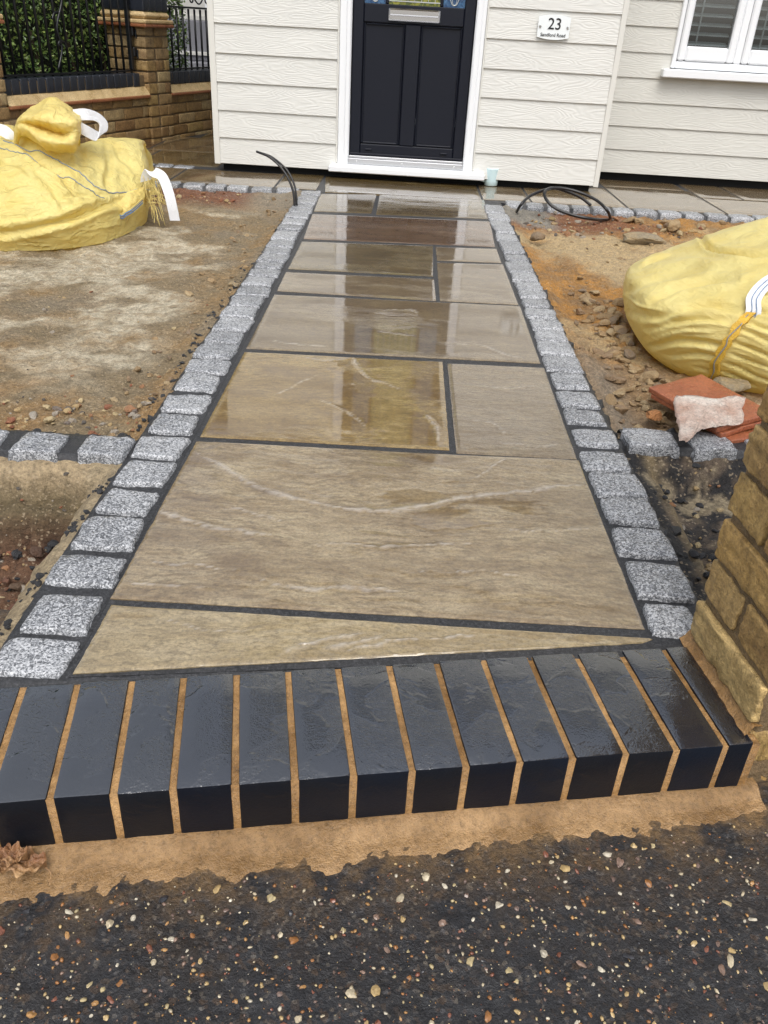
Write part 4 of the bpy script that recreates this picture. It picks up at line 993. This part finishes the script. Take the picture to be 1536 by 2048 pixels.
# hedge: a mass of small leaves on a dark twiggy core
hed = empty('hedge', (WO[0], WO[1], 0), math.pi/2-WA); tag(hed, 'dense dark green clipped hedge growing behind the black railings', 'hedge')
NL = 24000; V = np.zeros((NL, 4, 3)); 
lx = RNG.uniform(-2.6, 1.12, NL); lz = RNG.uniform(.30, 1.75, NL); dep = RNG.exponential(.06, NL)
bul = .05*fbm(lx*2.4, lz*2.4, 3.)+.03*fbm(lx*8, lz*8, 4.)
ly = .34-bul+dep
endc = RNG.random(NL) < .12; lx = np.where(endc, 1.12+.04*fbm(lz*5, ly*5)-RNG.exponential(.05, NL), lx); ly = np.where(endc, .36+RNG.random(NL)*.6, ly)
s = RNG.uniform(.011, .021, NL)
a1 = RNG.normal(size=(NL, 3))+np.array([0, -.5, .5]); a1 /= np.linalg.norm(a1, axis=1)[:, None]
t1 = np.cross(a1, RNG.normal(size=(NL, 3))); t1 /= np.linalg.norm(t1, axis=1)[:, None]; t2 = np.cross(a1, t1)
c = np.stack([lx, ly, lz], 1)
V[:, 0] = c-t1*s[:, None]; V[:, 1] = c+t2*s[:, None]*.5+a1*.003; V[:, 2] = c+t1*s[:, None]; V[:, 3] = c-t2*s[:, None]*.5+a1*.003
tag(link('foliage', mk('foliage', V.reshape(-1, 3), np.arange(NL*4).reshape(-1, 4), M_LEAF), hed), kind='stuff')
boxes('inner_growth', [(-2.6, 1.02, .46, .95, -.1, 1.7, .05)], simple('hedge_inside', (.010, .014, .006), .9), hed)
for x_ in np.arange(-2.4, .9, .35): tube('stem', [(x_, .42, -.1), (x_+.03, .40, .3), (x_-.02, .42, .7)], [.014]*10, simple('twig', (.06, .04, .025), .8) if x_ < -2.39 else bpy.data.materials['twig'], hed, 6, 10)

# house across the way, a glimpse between hedge and porch
far = empty('far_house', (-2.6, 11.2, -.1), 0); tag(far, 'pale rendered house glimpsed between the hedge and the porch corner', 'house')
M_REND = simple('pale_render', (.58, .57, .53), .8, var=.08, bump=.1); M_GREYB = simple('grey_plinth', (.20, .20, .22), .7, var=.15)
boxes('wall', [(-2.4, 3.2, 0, .25, .88, 4.2)], M_REND, far, 0)
boxes('plinth', [(-2.4, 3.2, -.04, .25, .46, .8795), (-2.4, 3.2, -.3, .25, 0, .4595)], M_GREYB, far, .01)
boxes('stone_band', [(-2.4, 3.2, -.07, -.0405, .52, .56, .004), (-2.4, 3.2, -.03, -.0005, .8805, .93, .004)], M_REND, far)
for x_ in (.19, 1.5):
    fw_ = boxes('window', [(x_, x_+.06, -.05, .0, .99, 2.4), (x_+.74, x_+.8, -.05, .0, .99, 2.4), (x_+.0605, x_+.7395, -.05, .0, .99, 1.05), (x_+.0605, x_+.7395, -.05, .0, 1.7, 1.75), (x_+.0605, x_+.7395, -.05, .0, 2.34, 2.4)], M_UPVC, far, .004)
    boxes('pane', [(x_+.0605, x_+.7395, -.02, -.012, 1.0505, 2.3395)], glassy('far_glass', (.02, .03, .035)), fw_, 0)
boxes('roof', [(-2.6, 3.4, -.3, .6, 4.2, 4.4, .02)], M_SLATE, far)

# ------------------------------------------------------------------ builders' bags
def cat(P, nu, nv):
    """smooth surface through a grid of control points"""
    A = np.stack([spline(P[:, j], nu) for j in range(P.shape[1])], 1)
    return np.stack([spline(A[i], nv) for i in range(nu)], 0)
def crease(x, y, seed, o=3):
    r = 0; a = 1
    for i in range(o):
        r = r+a*(1-2.2*np.abs(perlin(x*2**i+seed, y*2**i, seed*1.7+i))); a *= .5
    return r
def surf_obj(name, P, mat, parent, wrap=False):
    return link(name, mk(name, P.reshape(-1, 3), grid_faces(P.shape[0], P.shape[1], wrap), mat, True), parent)

def to_px(P):
    d = P-CAM; z = d@FW; return np.stack([768+FPX*(d@RT)/z, 1024-FPX*(d@UP)/z], -1)
def folds(Q, lst):
    """relief of measured folds: Q photo position of every surface point, lst of (points, half width px, height)"""
    g = np.zeros(Q.shape[:2])
    for pts, wpx, amp in lst:
        S = spline(pts, 26); n = len(S)
        best = np.full(g.shape, 1e9); tt = np.zeros(g.shape)
        for i in range(n-1):
            a, b = S[i], S[i+1]; ab = b-a; L = ab@ab
            t = np.clip(((Q-a)@ab)/L, 0, 1); d = Q-a-t[..., None]*ab
            dd = np.hypot(d[..., 0], d[..., 1]); sg = np.sign(ab[0]*d[..., 1]-ab[1]*d[..., 0])
            m_ = dd < np.abs(best); best = np.where(m_, np.where(sg == 0, 1, sg)*dd, best); tt = np.where(m_, (i+t)/(n-1), tt)
        e = np.sin(np.pi*np.clip(tt*.92+.04, 0, 1))**.6; x = best/wpx
        g += amp*e*(np.exp(-x**2)-.55*np.exp(-((x-1.35)/.8)**2)*np.sign(amp)**2-.20*np.exp(-((x+1.6)/1.1)**2))
    return g
def cf(lst, ox, oy, sc): return [(np.array(p)*sc+np.array([ox, oy]), w*sc, a) for p, w, a in lst]
def pillow(name, outline, thick, mat, parent, seed, n=120, rings=36, wr=.010, flat=2.2, off=np.zeros(3), fl=None):
    """a stuffed piece of cloth: closed outline of 3-D points, puffed to both sides"""
    O = np.asarray(outline, float); O = np.vstack([O, O[:1]]); O = spline(O, n+1)[:-1]
    c = O.mean(0); a = c-CAM; a[2] *= .5; a /= np.linalg.norm(a)
    S = []
    for side in (-1, 1):
        for k in (range(rings+1) if side < 0 else range(rings, -1, -1)):
            if side > 0 and k == rings: continue
            r = k/rings
            p = c+(O-c)*r; d = thick*(max(0, 1-r**flat))**.5
            S.append(p+a*side*d)
    P = np.stack(S, 1)
    g = wr*crease(P[..., 0]*5+P[..., 2]*3, P[..., 2]*7-P[..., 0]*2+P[..., 1]*2, seed)+wr*.35*fbm(P[..., 0]*25, P[..., 2]*25, P[..., 1]*25, 3)
    if fl:
        f_ = folds(to_px(P), fl); f_[:, rings+1:] *= 0; g = g-f_
    P = P+a*g[..., None]
    return surf_obj(name, P-off, mat, parent, True), P

# --- the slumped bag on the left
bagL = empty('bulk_bag', (-1.70, 3.95, 0)); tag(bagL, "slumped yellow builder's bag with white strap loops on the bare left bed", 'bag')
bagL_off = np.array([-1.70, 3.95, 0.])
G = [  # columns left to right, each from the front foot over the top to the back foot: (px, py, Y)
 [(-330, 492, 3.42), (-330, 455, 3.40), (-320, 410, 3.48), (-310, 360, 3.62), (-300, 320, 3.82), (-285, 300, 4.05)],
 [(-120, 490, 3.46), (-125, 452, 3.44), (-118, 405, 3.50), (-110, 355, 3.64), (-95, 312, 3.84), (-80, 285, 4.06)],
 [(5, 486, 3.49), (0, 450, 3.47), (0, 400, 3.54), (2, 352, 3.68), (8, 312, 3.88), (20, 285, 4.08)],
 [(112, 484, 3.57), (105, 448, 3.54), (98, 398, 3.60), (88, 348, 3.74), (80, 306, 3.92), (76, 280, 4.10)],
 [(200, 470, 3.72), (196, 438, 3.70), (186, 398, 3.76), (172, 356, 3.86), (158, 318, 4.00), (150, 292, 4.14)],
 [(252, 444, 3.93), (250, 420, 3.91), (244, 392, 3.95), (236, 356, 4.04), (226, 318, 4.16), (216, 283, 4.30)],
 [(290, 432, 4.18), (294, 404, 4.15), (294, 374, 4.17), (290, 344, 4.22), (284, 314, 4.30), (277, 285, 4.40)],
 [(292, 418, 4.40), (298, 396, 4.42), (300, 370, 4.44), (299, 345, 4.46), (294, 318, 4.50), (287, 292, 4.54)]]
P = []
for col in G:
    c = [aty(*q) for q in col]; c[0][2] = min(c[0][2], -.035)
    t = c[-1]; c.append(t+np.array([-.05, .22, -.03])); c.append(t+np.array([-.08, .42, -t[2]*.5])); c.append(np.array([t[0]-.08, t[1]+.48, -.06])); P.append(c)
P = cat(np.array(P), 200, 150)
nrm = grid_normals(P); 
if nrm[95, 37] @ np.array([0, -1, .3]) < 0: nrm = -nrm
U_, V_ = np.meshgrid(np.linspace(0, 1, 200), np.linspace(0, 1, 150), indexing='ij')
dg = P[..., 0]*1.0+P[..., 2]*1.6
g = .004*crease(dg*4.2, (P[..., 2]-P[..., 0]*.5)*9+P[..., 1]*2, 3.3)+.010*fbm(P[..., 0]*3.4, P[..., 2]*5, 2.2, 3)+.0022*crease(P[..., 0]*13, P[..., 2]*15, 8.1, 2)
g = g+folds(to_px(P), cf([([(60, 360), (180, 420), (300, 520), (480, 640), (580, 760), (720, 830)], 30, -.022), ([(230, 330), (350, 400), (480, 440), (620, 440)], 30, -.024),
    ([(860, 400), (880, 560), (870, 700), (900, 800)], 34, -.016), ([(660, 400), (650, 520), (690, 640)], 34, -.010), ([(920, 380), (960, 500), (1050, 560), (1110, 640)], 28, -.014),
    ([(380, 840), (560, 820), (760, 810), (950, 850)], 24, -.012), ([(-60, 1120), (150, 1100), (380, 1050), (620, 985), (860, 885), (1000, 870)], 34, -.030), ([(-20, 600), (60, 560), (160, 580), (260, 660)], 26, -.010),
    ([(60, 760), (200, 720), (340, 740), (460, 800)], 30, -.010), ([(250, 560), (330, 680), (420, 760), (520, 930)], 26, -.009), ([(0, 900), (140, 860), (300, 880)], 30, -.010), ([(420, 1010), (600, 930), (760, 880)], 20, .010), ([(720, 470), (900, 640), (1100, 700)], 40, .010), ([(0, 1010), (240, 990), (420, 940)], 24, -.008)], 0, 190, .2474))
g = g*sst(0, .06, V_)
P = P+nrm*g[..., None]; PL, NLn = P, nrm
surf_obj('body', P-bagL_off, M_BAG, bagL)
def on(PP, NN, u, v, off=.004):
    i = u*(PP.shape[0]-1); j = v*(PP.shape[1]-1); return PP[int(round(i)), int(round(j))]+NN[int(round(i)), int(round(j))]*off
# stitched hem lines running down the bag
for pts_, rr, mt in (([(.27, .60), (.36, .54), (.46, .47), (.56, .38), (.62, .30), (.70, .27), (.80, .255), (.86, .22)], .0028, M_GTHR), ([(.25, .55), (.36, .48), (.46, .40), (.56, .31), (.62, .25)], .0022, M_GTHR)):
    tube('stitching', np.array([on(PL, NLn, a, b, .002) for a, b in spline(pts_, 60)])-bagL_off, rr, mt, bagL, 6, 0)
# the collapsed mouth standing up on top
HG = [[(30, 300, 4.02), (30, 288, 4.0), (30, 278, 4.0), (30, 272, 4.0), (31, 268, 4.04), (32, 270, 4.1), (30, 300, 4.15)],
 [(44, 268, 3.95), (42, 256, 3.90), (40, 248, 3.91), (42, 240, 3.91), (48, 234, 4.0), (50, 236, 4.12), (46, 300, 4.2)],
 [(86, 292, 3.90), (80, 276, 3.81), (72, 252, 3.90), (72, 236, 3.85), (76, 222, 4.0), (78, 217, 4.14), (78, 300, 4.22)],
 [(104, 299, 3.90), (103, 283, 3.80), (99, 260, 3.92), (97, 238, 3.84), (97, 212, 4.0), (99, 206, 4.15), (99, 300, 4.22)],
 [(128, 302, 3.91), (128, 286, 3.81), (124, 268, 3.91), (112, 244, 3.84), (119, 215, 4.0), (120, 211, 4.15), (120, 300, 4.22)],
 [(147, 305, 3.93), (149, 288, 3.86), (148, 262, 3.87), (144, 243, 3.87), (143, 229, 4.0), (144, 229, 4.13), (144, 300, 4.2)],
 [(152, 300, 3.97), (156, 281, 3.93), (158, 257, 3.95), (159, 241, 3.95), (159, 236, 4.02), (158, 237, 4.1), (155, 300, 4.15)]]
P = cat(np.array([[aty(*q) for q in c] for c in HG]), 110, 110); n_ = grid_normals(P)
if n_[60, 40] @ np.array([0, -1, .2]) < 0: n_ = -n_
g = .006*crease(P[..., 0]*9+P[..., 2]*4, P[..., 2]*8-P[..., 0]*5, 4.4)+.003*crease(P[..., 0]*22, P[..., 2]*26, 1.4, 2)
P = P+n_*g[..., None]; surf_obj('mouth_fold', P-bagL_off, M_BAG, bagL)
LP_ = [[(224, 386, 3.97), (222, 402, 3.90), (228, 420, 3.875)], [(250, 384, 3.97), (245, 410, 3.89), (243, 438, 3.875)], [(275, 378, 4.03), (268, 404, 3.94), (264, 426, 3.91)], [(295, 370, 4.12), (291, 392, 4.05), (287, 406, 4.01)]]
P = cat(np.array([[aty(*q) for q in c] for c in LP_]), 50, 34); n_ = grid_normals(P)
P = P+n_*(.006*crease(P[..., 0]*14, P[..., 2]*8, 2.2, 2))[..., None]; P2 = P+np.array([0, .008, .002])
V = np.concatenate([P.reshape(-1, 3), P2.reshape(-1, 3)])-bagL_off; F = grid_faces(50, 34); F = F+[tuple(i+1700 for i in f[::-1]) for f in F]
link('loose_lip', mk('loose_lip', V, F, M_BAG, True), bagL)
hem = np.array([aty(*q) for q in [(230, 416, 3.872), (243, 433, 3.870), (254, 427, 3.880), (266, 420, 3.900), (286, 402, 4.005)]])-bagL_off
ribbon('hem', hem, [(0, -.4, 1)]*5, .03, .004, M_BAG, bagL)
for k_ in (-.006, .004): tube('stitching', hem+np.array([0, -.008, k_]), .0026, M_THR, bagL, 6)
for i in range(46):
    p = aty(random.uniform(284, 300), random.uniform(352, 418), 4.12)-bagL_off; dx, dz = random.uniform(.02, .11), random.uniform(.0, .14)
    q1 = p+np.array([dx*.6, random.uniform(-.04, .04), .012]); q2 = np.array([p[0]+dx, p[1]+random.uniform(-.06, .03), max(-.03, p[2]-dz)])
    tube('frayed_thread', [p, q1, q2], .0013, M_FRAY, bagL, 4, 10)
h1 = np.array([aty(*q) for q in [(146, 231, 4.04), (170, 229, 4.06), (192, 234, 4.10), (206, 246, 4.12), (206, 262, 4.10), (196, 273, 4.06), (176, 264, 4.02), (152, 250, 4.0)]])-bagL_off
ribbon('strap', h1, [(0, .35, 1), (0, .5, 1), (.3, .9, .6), (.5, 1, .1), (.4, 1, -.1), (.1, .8, .6), (0, .35, 1), (0, .3, 1)], .050, .005, M_WEB, bagL, 60)
h2 = np.array([aty(*q) for q in [(290, 362, 4.10), (297, 346, 4.09), (312, 346, 4.08), (326, 356, 4.06), (337, 384, 4.03), (344, 412, 4.02), (350, 441, 4.02)]])-bagL_off
ribbon('strap', h2, [(1, 0, .3), (.7, .3, -.7), (.2, .4, 1), (.7, .2, .6), (1, .2, .1), (1, .2, 0), (1, .2, 0)], .046, .005, M_WEB, bagL, 60)

# --- a second bag behind it, just showing at the picture's edge
bagB = empty('bulk_bag', (-2.62, 4.75, 0)); tag(bagB, "part of a yellow builder's bag cut off at the left edge behind the slumped one", 'bag')
bo = np.array([-2.62, 4.75, 0])
ob_ = [(-330, 420, 4.7), (-340, 330, 4.75), (-250, 270, 4.8), (-120, 252, 4.8), (-30, 250, 4.75), (20, 250, 4.7), (33, 262, 4.68), (34, 310, 4.65), (40, 380, 4.6), (20, 430, 4.6), (-150, 440, 4.65)]
pillow('body', np.array([aty(*q) for q in ob_]), .33, M_BAG, bagB, 12.2, wr=.012, off=bo)
hb = np.array([aty(*q) for q in [(-60, 262, 4.42), (-20, 258, 4.40), (8, 262, 4.40), (22, 275, 4.40), (30, 292, 4.42)]])-bo
ribbon('strap', hb, [(0, .3, 1), (0, .3, 1), (.3, .3, 1), (.7, .3, .6), (.9, .3, .3)], .055, .005, M_WEB, bagB, 40)

# --- the full bag on the right
bagR = empty('bulk_bag', (1.37, 2.78, 0)); tag(bagR, "full yellow builder's bag with a white strap beside the terracotta tiles", 'bag')
ro = np.array([1.37, 2.78, 0])
nu, nv = 360, 170
prof = spline([(.02, -.07), (.55, -.07), (.80, -.06), (.92, -.02), (.985, .05), (1.0, .118), (.985, .177), (.93, .227), (.83, .274), (.68, .308), (.48, .331), (.25, .342), (.02, .345)], nv)
U_ = np.linspace(0, 2*math.pi, nu, endpoint=False)[:, None]
cu, su = np.cos(U_), np.sin(U_)
sup = (np.abs(cu)**2.8+np.abs(su)**2.8)**(-1/2.8)
rr_, zz_ = prof[:, 0][None, :], prof[:, 1][None, :]
px_ = .58*sup*cu*rr_; py_ = .50*sup*su*rr_
pz_ = zz_*(1-.25*sst(.1, .5, -px_)*sst(.08, .28, zz_))
P = np.stack([px_*math.cos(.05)+py_*math.sin(.05), py_*math.cos(.05)-px_*math.sin(.05), pz_+0*px_], -1)
tp = sst(.17, .27, pz_)
P[..., 2] += tp*(.022*fbm(px_*2.5, py_*2.5, 1., 3)+.030*np.exp(-(((px_+.16)/.18)**2+((py_-.16)/.10)**2)))
nrm = grid_normals(np.concatenate([P, P[:1]], 0))[:-1]
if nrm[270, 80] @ np.array([cu[270, 0], su[270, 0], 0]) < 0: nrm = -nrm
SEAM = 232
g = folds(to_px(P+ro), cf([([(330, 810), (560, 690), (800, 640), (1060, 620)], 42, -.020), ([(380, 960), (600, 890), (850, 850), (1070, 890)], 34, -.016), ([(130, 900), (330, 950), (560, 960)], 40, -.008),
    ([(300, 1060), (560, 990), (800, 970), (1030, 990)], 30, -.014), ([(330, 1215), (560, 1165), (800, 1180), (965, 1215)], 30, -.018), ([(480, 1300), (750, 1285), (930, 1310)], 22, -.010), ([(130, 720), (300, 640), (520, 590), (760, 560)], 38, -.012),
    ([(300, 520), (600, 470), (900, 480), (1150, 470)], 44, .012), ([(200, 500), (330, 430), (470, 390)], 22, .012), ([(430, 1120), (640, 1080), (860, 1090)], 18, .007), ([(150, 800), (240, 860), (420, 900)], 14, .005), ([(700, 1400), (800, 1420), (880, 1480)], 16, -.007),
    ([(1190, 870), (1300, 900), (1480, 960)], 26, -.012), ([(1140, 960), (1260, 1030), (1480, 1100)], 22, -.010), ([(1110, 1060), (1240, 1110), (1480, 1230)], 20, -.009), ([(1060, 1180), (1200, 1230), (1480, 1350)], 20, -.010), ([(1010, 1260), (1160, 1330), (1480, 1440)], 16, -.008),
    ([(960, 1350), (1100, 1400), (1300, 1500), (1480, 1560)], 16, -.009), ([(940, 1430), (1080, 1480), (1300, 1600)], 14, -.008), ([(1190, 760), (1300, 740), (1480, 760)], 30, -.012), ([(760, 240), (830, 340), (1000, 400), (1200, 410), (1400, 380)], 26, -.030), ([(560, 210), (650, 200), (740, 230)], 24, .016)], 1230, 420, .2247))
g = g*sst(-.05, .0, pz_)+.006*fbm(px_*5, py_*5, pz_*5, 3)*sst(0, .06, pz_)+.0016*crease(px_*12, pz_*16+py_*9, 5.5, 2)*sst(0, .05, pz_)
P = P+nrm*g[..., None]; PR, NR = P, nrm
surf_obj('body', P, M_BAGR, bagR, True)
def onr(deg, j, off): 
    i = int(round((math.radians(deg) % (2*math.pi))/(2*math.pi)*nu)) % nu; return PR[i, j]+NR[i, j]*off
js = [j for j in range(nv) if -.05 < prof[j, 1] < .232 and prof[j, 0] > .75]
sp = np.array([onr(SEAM-2+7*k/len(js), j, .007) for k, j in enumerate(js)])
ribbon('seam', sp[::4], [(1, -.55, .1)]*len(sp[::4]), .026, .012, M_SEAM, bagR, 80)
tube('stitching', spline(sp[::6], 60)+np.array([-.004, -.006, 0]), .0018, M_GTHR, bagR, 6, 0)
top_ = onr(SEAM+5, js[-1], .004)
hs_ = [top_+np.array([-.006, -.012, -.045]), top_+np.array([-.004, -.010, .0]), top_+np.array([.0, .02, .030]), top_+np.array([.035, .055, .062]), top_+np.array([.10, .11, .082]), top_+np.array([.22, .20, .085])]
ribbon('strap', hs_, [(1, -.4, .0), (1, -.4, .0), (1, -.4, -.05), (.8, -.6, -.1), (.7, -.7, 0), (.7, -.7, 0)], .042, .005, M_WEB, bagR, 50)
for k_ in (-.007, .007): tube('stitching', np.array(hs_)+np.array([k_*.8, k_*-.5-.004, .0035]), .0011, M_THR, bagR, 5, 50)
# loose skirt of cloth collapsed over the top
nu2, nv2 = 120, 70
A_, B_ = np.meshgrid(np.linspace(0, 1, nu2), np.linspace(0, 1, nv2), indexing='ij')
sx_ = -.13+.71*A_; sy_ = -.12+.56*B_+.05*np.sin(A_*7)+.03*fbm(A_*4, B_*2, 1.)
hz = .366-.075*(1-sst(0, .30, A_))+.075*np.exp(-((B_-.55-.1*np.sin(A_*5))/.22)**2)*(.35+A_)-.05*sst(.75, 1, B_)-.010*(1-sst(0, .12, B_))
hz = hz+.015*crease(A_*2.0, B_*2.6, 4.2, 2)+.010*fbm(A_*5, B_*5, 3.)
Pk = np.stack([sx_, sy_, hz], -1); V = np.concatenate([Pk.reshape(-1, 3), (Pk-np.array([0, -.004, .010])).reshape(-1, 3)]); F = grid_faces(nu2, nv2); F = F+[tuple(i+nu2*nv2 for i in f[::-1]) for f in F]+[((i+1)*nv2, i*nv2, i*nv2+nu2*nv2, (i+1)*nv2+nu2*nv2) for i in range(nu2-1)]
link('skirt', mk('skirt', V, F, M_BAGR, True), bagR)
for bb_ in ((.30, .16, .60, .34), (.52, .22, .95, .30)):
    a_ = np.linspace(0, 1, 24); ii = ((bb_[0]+(bb_[2]-bb_[0])*a_)*(nu2-1)).astype(int); jj = ((bb_[1]+(bb_[3]-bb_[1])*a_)*(nv2-1)).astype(int)
    tube('stitching', Pk[ii, jj]+np.array([0, 0, .003]), .0026, M_GTHR, bagR, 6, 0)

# ------------------------------------------------------------------ mug, cables, tiles, stones, leaf
def lathe(prof, n=32):
    V = []; F = []
    for r, z in prof:
        for j in range(n): a = 2*math.pi*j/n; V.append((r*math.cos(a), r*math.sin(a), z))
    for i in range(len(prof)-1):
        for j in range(n): F.append((i*n+j, i*n+(j+1) % n, (i+1)*n+(j+1) % n, (i+1)*n+j))
    return V, F
mp = at(981, 371, 0)
mug = empty('mug', (mp[0], mp[1], .001)); mug.scale = (1.18, 1.18, 1.08); tag(mug, 'pale blue china mug on the wet slabs beside the door sill', 'mug')
link('body', mk('body', *lathe([(.0, .004), (.030, .004), (.033, .0), (.036, .003), (.0385, .03), (.042, .09), (.0435, .098), (.0415, .0985), (.039, .09), (.035, .02), (.0, .012)]), M_MUG, True), mug)
link('rim', mk('rim', *lathe([(.0412, .0986), (.0424, .1005), (.0438, .0984)]), M_MUGW, True), mug)
tube('handle', [(-.036, -.008, .082), (-.060, -.012, .084), (-.072, -.014, .062), (-.066, -.013, .034), (-.037, -.008, .022)], .0062, M_MUG, mug, 8, 24)
c1 = empty('cable', (-.57, 4.60, -.05)); tag(c1, 'pair of black cables standing up out of the soil left of the door', 'cable')
co = np.array([-.57, 4.60, -.05])
tube('core', np.array([(-.572, 4.60, -.10), aty(589, 408, 4.61), aty(584, 375, 4.63), aty(566, 340, 4.66), aty(540, 315, 4.69), aty(513, 303, 4.72)])-co, .0062, M_RUB, c1, 8)
tube('core', np.array([(-.555, 4.61, -.10), aty(593, 400, 4.62), aty(588, 368, 4.64), aty(572, 338, 4.67), aty(545, 315, 4.70), aty(520, 305, 4.72)])-co, .0055, M_RUB, c1, 8)
c2 = empty('cable', (.62, 4.72, -.05)); tag(c2, 'looped black cable lying by the corner of the right bed', 'cable')
co = np.array([.62, 4.72, -.05])
tube('core', np.array([at(1029, 434, -.06), aty(1040, 412, 4.78), aty(1060, 392, 4.86), aty(1090, 380, 4.93), aty(1120, 376, 4.97), aty(1160, 385, 4.96), aty(1195, 402, 4.90), aty(1215, 422, 4.83), at(1222, 440, -.05)])-co, .0085, M_RUB, c2, 8, 60)
tube('core', np.array([aty(1182, 411, 4.98), aty(1160, 394, 5.0), aty(1130, 382, 5.0), aty(1105, 376, 4.96), aty(1090, 383, 4.88), aty(1092, 398, 4.82), aty(1110, 416, 4.78), aty(1145, 430, 4.76), aty(1185, 438, 4.76), at(1215, 440, -.04)])-co, .0085, M_RUB, c2, 8, 60)
# terracotta tiles
def tile(name, label, p, rot, lx, ly, lz, mat, seed, group=None, chip=0.):
    o = brick_mesh(name, lx, ly, lz, mat, seed, .002, .0018, 6)
    return tag(link(name, o, None, p, rot), label, 'tile', group)
TA = math.atan2(1.908-2.15, .825-.71)
tile('roof_tile', 'terracotta tile with plaster on it, topmost of the stack by the right bag', (.855, 2.085, .036), (.10, .02, TA), .268, .185, .014, M_TERRA, 5)
tile('roof_tile', 'terracotta tile directly under the plaster-covered one', (.862, 2.082, .020), (.09, .02, TA+.05), .262, .180, .013, M_TERRA, 9)
tile('roof_tile', 'broken terracotta tile at the bottom of the stack, jutting out at right', (.905, 2.03, -.002), (.05, -.03, TA-.12), .20, .15, .014, M_TERRA, 12)
pl_ = np.array([at(*q, .05) for q in [(1348, 797), (1380, 795), (1430, 800), (1487, 798), (1484, 815), (1487, 838), (1452, 842), (1420, 845), (1398, 852), (1384, 866), (1362, 866), (1360, 845), (1352, 822)]])
cpl = pl_.mean(0)
N = 14; V = []; F = []; O = spline(np.vstack([pl_, pl_[:1]]), 61)[:-1]
for k in range(N+1):
    r = k/N
    for j in range(60):
        p = cpl+(O[j]-cpl)*r*(1+.07*float(fbm(j*.55, 3., 1., 3))*(k > N-3)); zz1 = .049+.001*(1-r**6)+.0055*float(fbm(p[0]*70, p[1]*70, 1., 4, .6))-.20*(p[1]-cpl[1])*-.35
        V.append((p[0]-cpl[0], p[1]-cpl[1], zz1))
k0 = len(V)
for j in range(60): q = V[N*60+j]; V.append((q[0], q[1], q[2]-.009))
for k in range(N):
    for j in range(60): F.append((k*60+j, (k+1)*60+j, (k+1)*60+(j+1) % 60, k*60+(j+1) % 60))
for j in range(60): F.append((N*60+j, k0+j, k0+(j+1) % 60, N*60+(j+1) % 60))
F.append(tuple(range(k0, k0+60)))
tag(link('plaster_flake', mk('plaster_flake', V, F, M_PLAS, True), None, (cpl[0], cpl[1], .0)), 'ragged pinkish flake of plaster lying on the terracotta tiles', 'plaster')
ts = stone_mat('terracotta_shard', [(0, (.46, .20, .07)), (1, (.50, .24, .09))], amt=.2)
tag(link('tile_shard', rock_mesh('tile_shard', ts, 41, 2, .3, .5, 9), None, tuple(at(1312, 832, -.01)), (.3, .1, .4), (.062, .045, .05)), 'orange broken shard in front of the terracotta tile stack', 'shard')
M_GST = stone_mat('grey_stone', [(0, (.30, .25, .17)), (1, (.34, .28, .19))], dirt=(.44, .31, .15), amt=.8)
def bigstone(label, px, py, sc, mat, seed, z=-.03, rz=0., fac=7, flat=.62):
    p = at(px, py, z); tag(link('stone', rock_mesh('stone', mat, seed, 3, .25, flat, fac), None, (p[0], p[1], z), (.05, .05, rz), sc), label, 'stone')
bigstone('long flat grey stone lying behind the right bag', 1283, 478, (.25, .11, .11), M_GST, 71, -.02, -.1)
bigstone('rounded yellow cobble near the right setts by the cable loop', 1073, 474, (.085, .07, .09), RK[0].materials[0], 72, -.02)
bigstone('angular pale stone leaning by the back row of setts', 1345, 452, (.10, .08, .12), RK[0].materials[0], 73, -.02, .5)
bigstone('dull brown lump on the left bed close to the setts', 468, 570, (.05, .045, .05), M_GST, 74, -.02)
bigstone('dark stone chunk wedged between the tile stack and the full bag', 1462, 768, (.12, .09, .07), M_GST, 75, .0, .3)
# dead leaf on the mortar
lf = empty('dead_leaf', tuple(at(44, 1737, -.09))); tag(lf, 'crumpled brown dead leaf on the tan mortar at the left', 'leaf')
M_LF = mortar('dry_leaf', (.16, .05, .02), (.55, .36, .17), .6, .6)
A_, B_ = np.meshgrid(np.linspace(-1, 1, 34), np.linspace(-1, 1, 22), indexing='ij')
wl_ = .018*np.sqrt(np.clip(1-A_**2, 0, 1))**.8*(1+.25*np.sin(A_*11))
Pf = np.stack([A_*.034, B_*wl_, .009+.008*fbm(A_*2.6, B_*2.2, 3.3, 3)+.006*np.abs(B_)**2], -1)
surf_obj('blade', Pf, M_LF, lf); surf_obj('fold', Pf*np.array([.62, .8, 1.2])+np.array([-.012, .004, .006]), M_LF, lf)
tube('stalk', [(.030, 0, .006), (.040, -.006, .003), (.044, -.022, .001)], .0009, M_LF, lf, 5, 12)
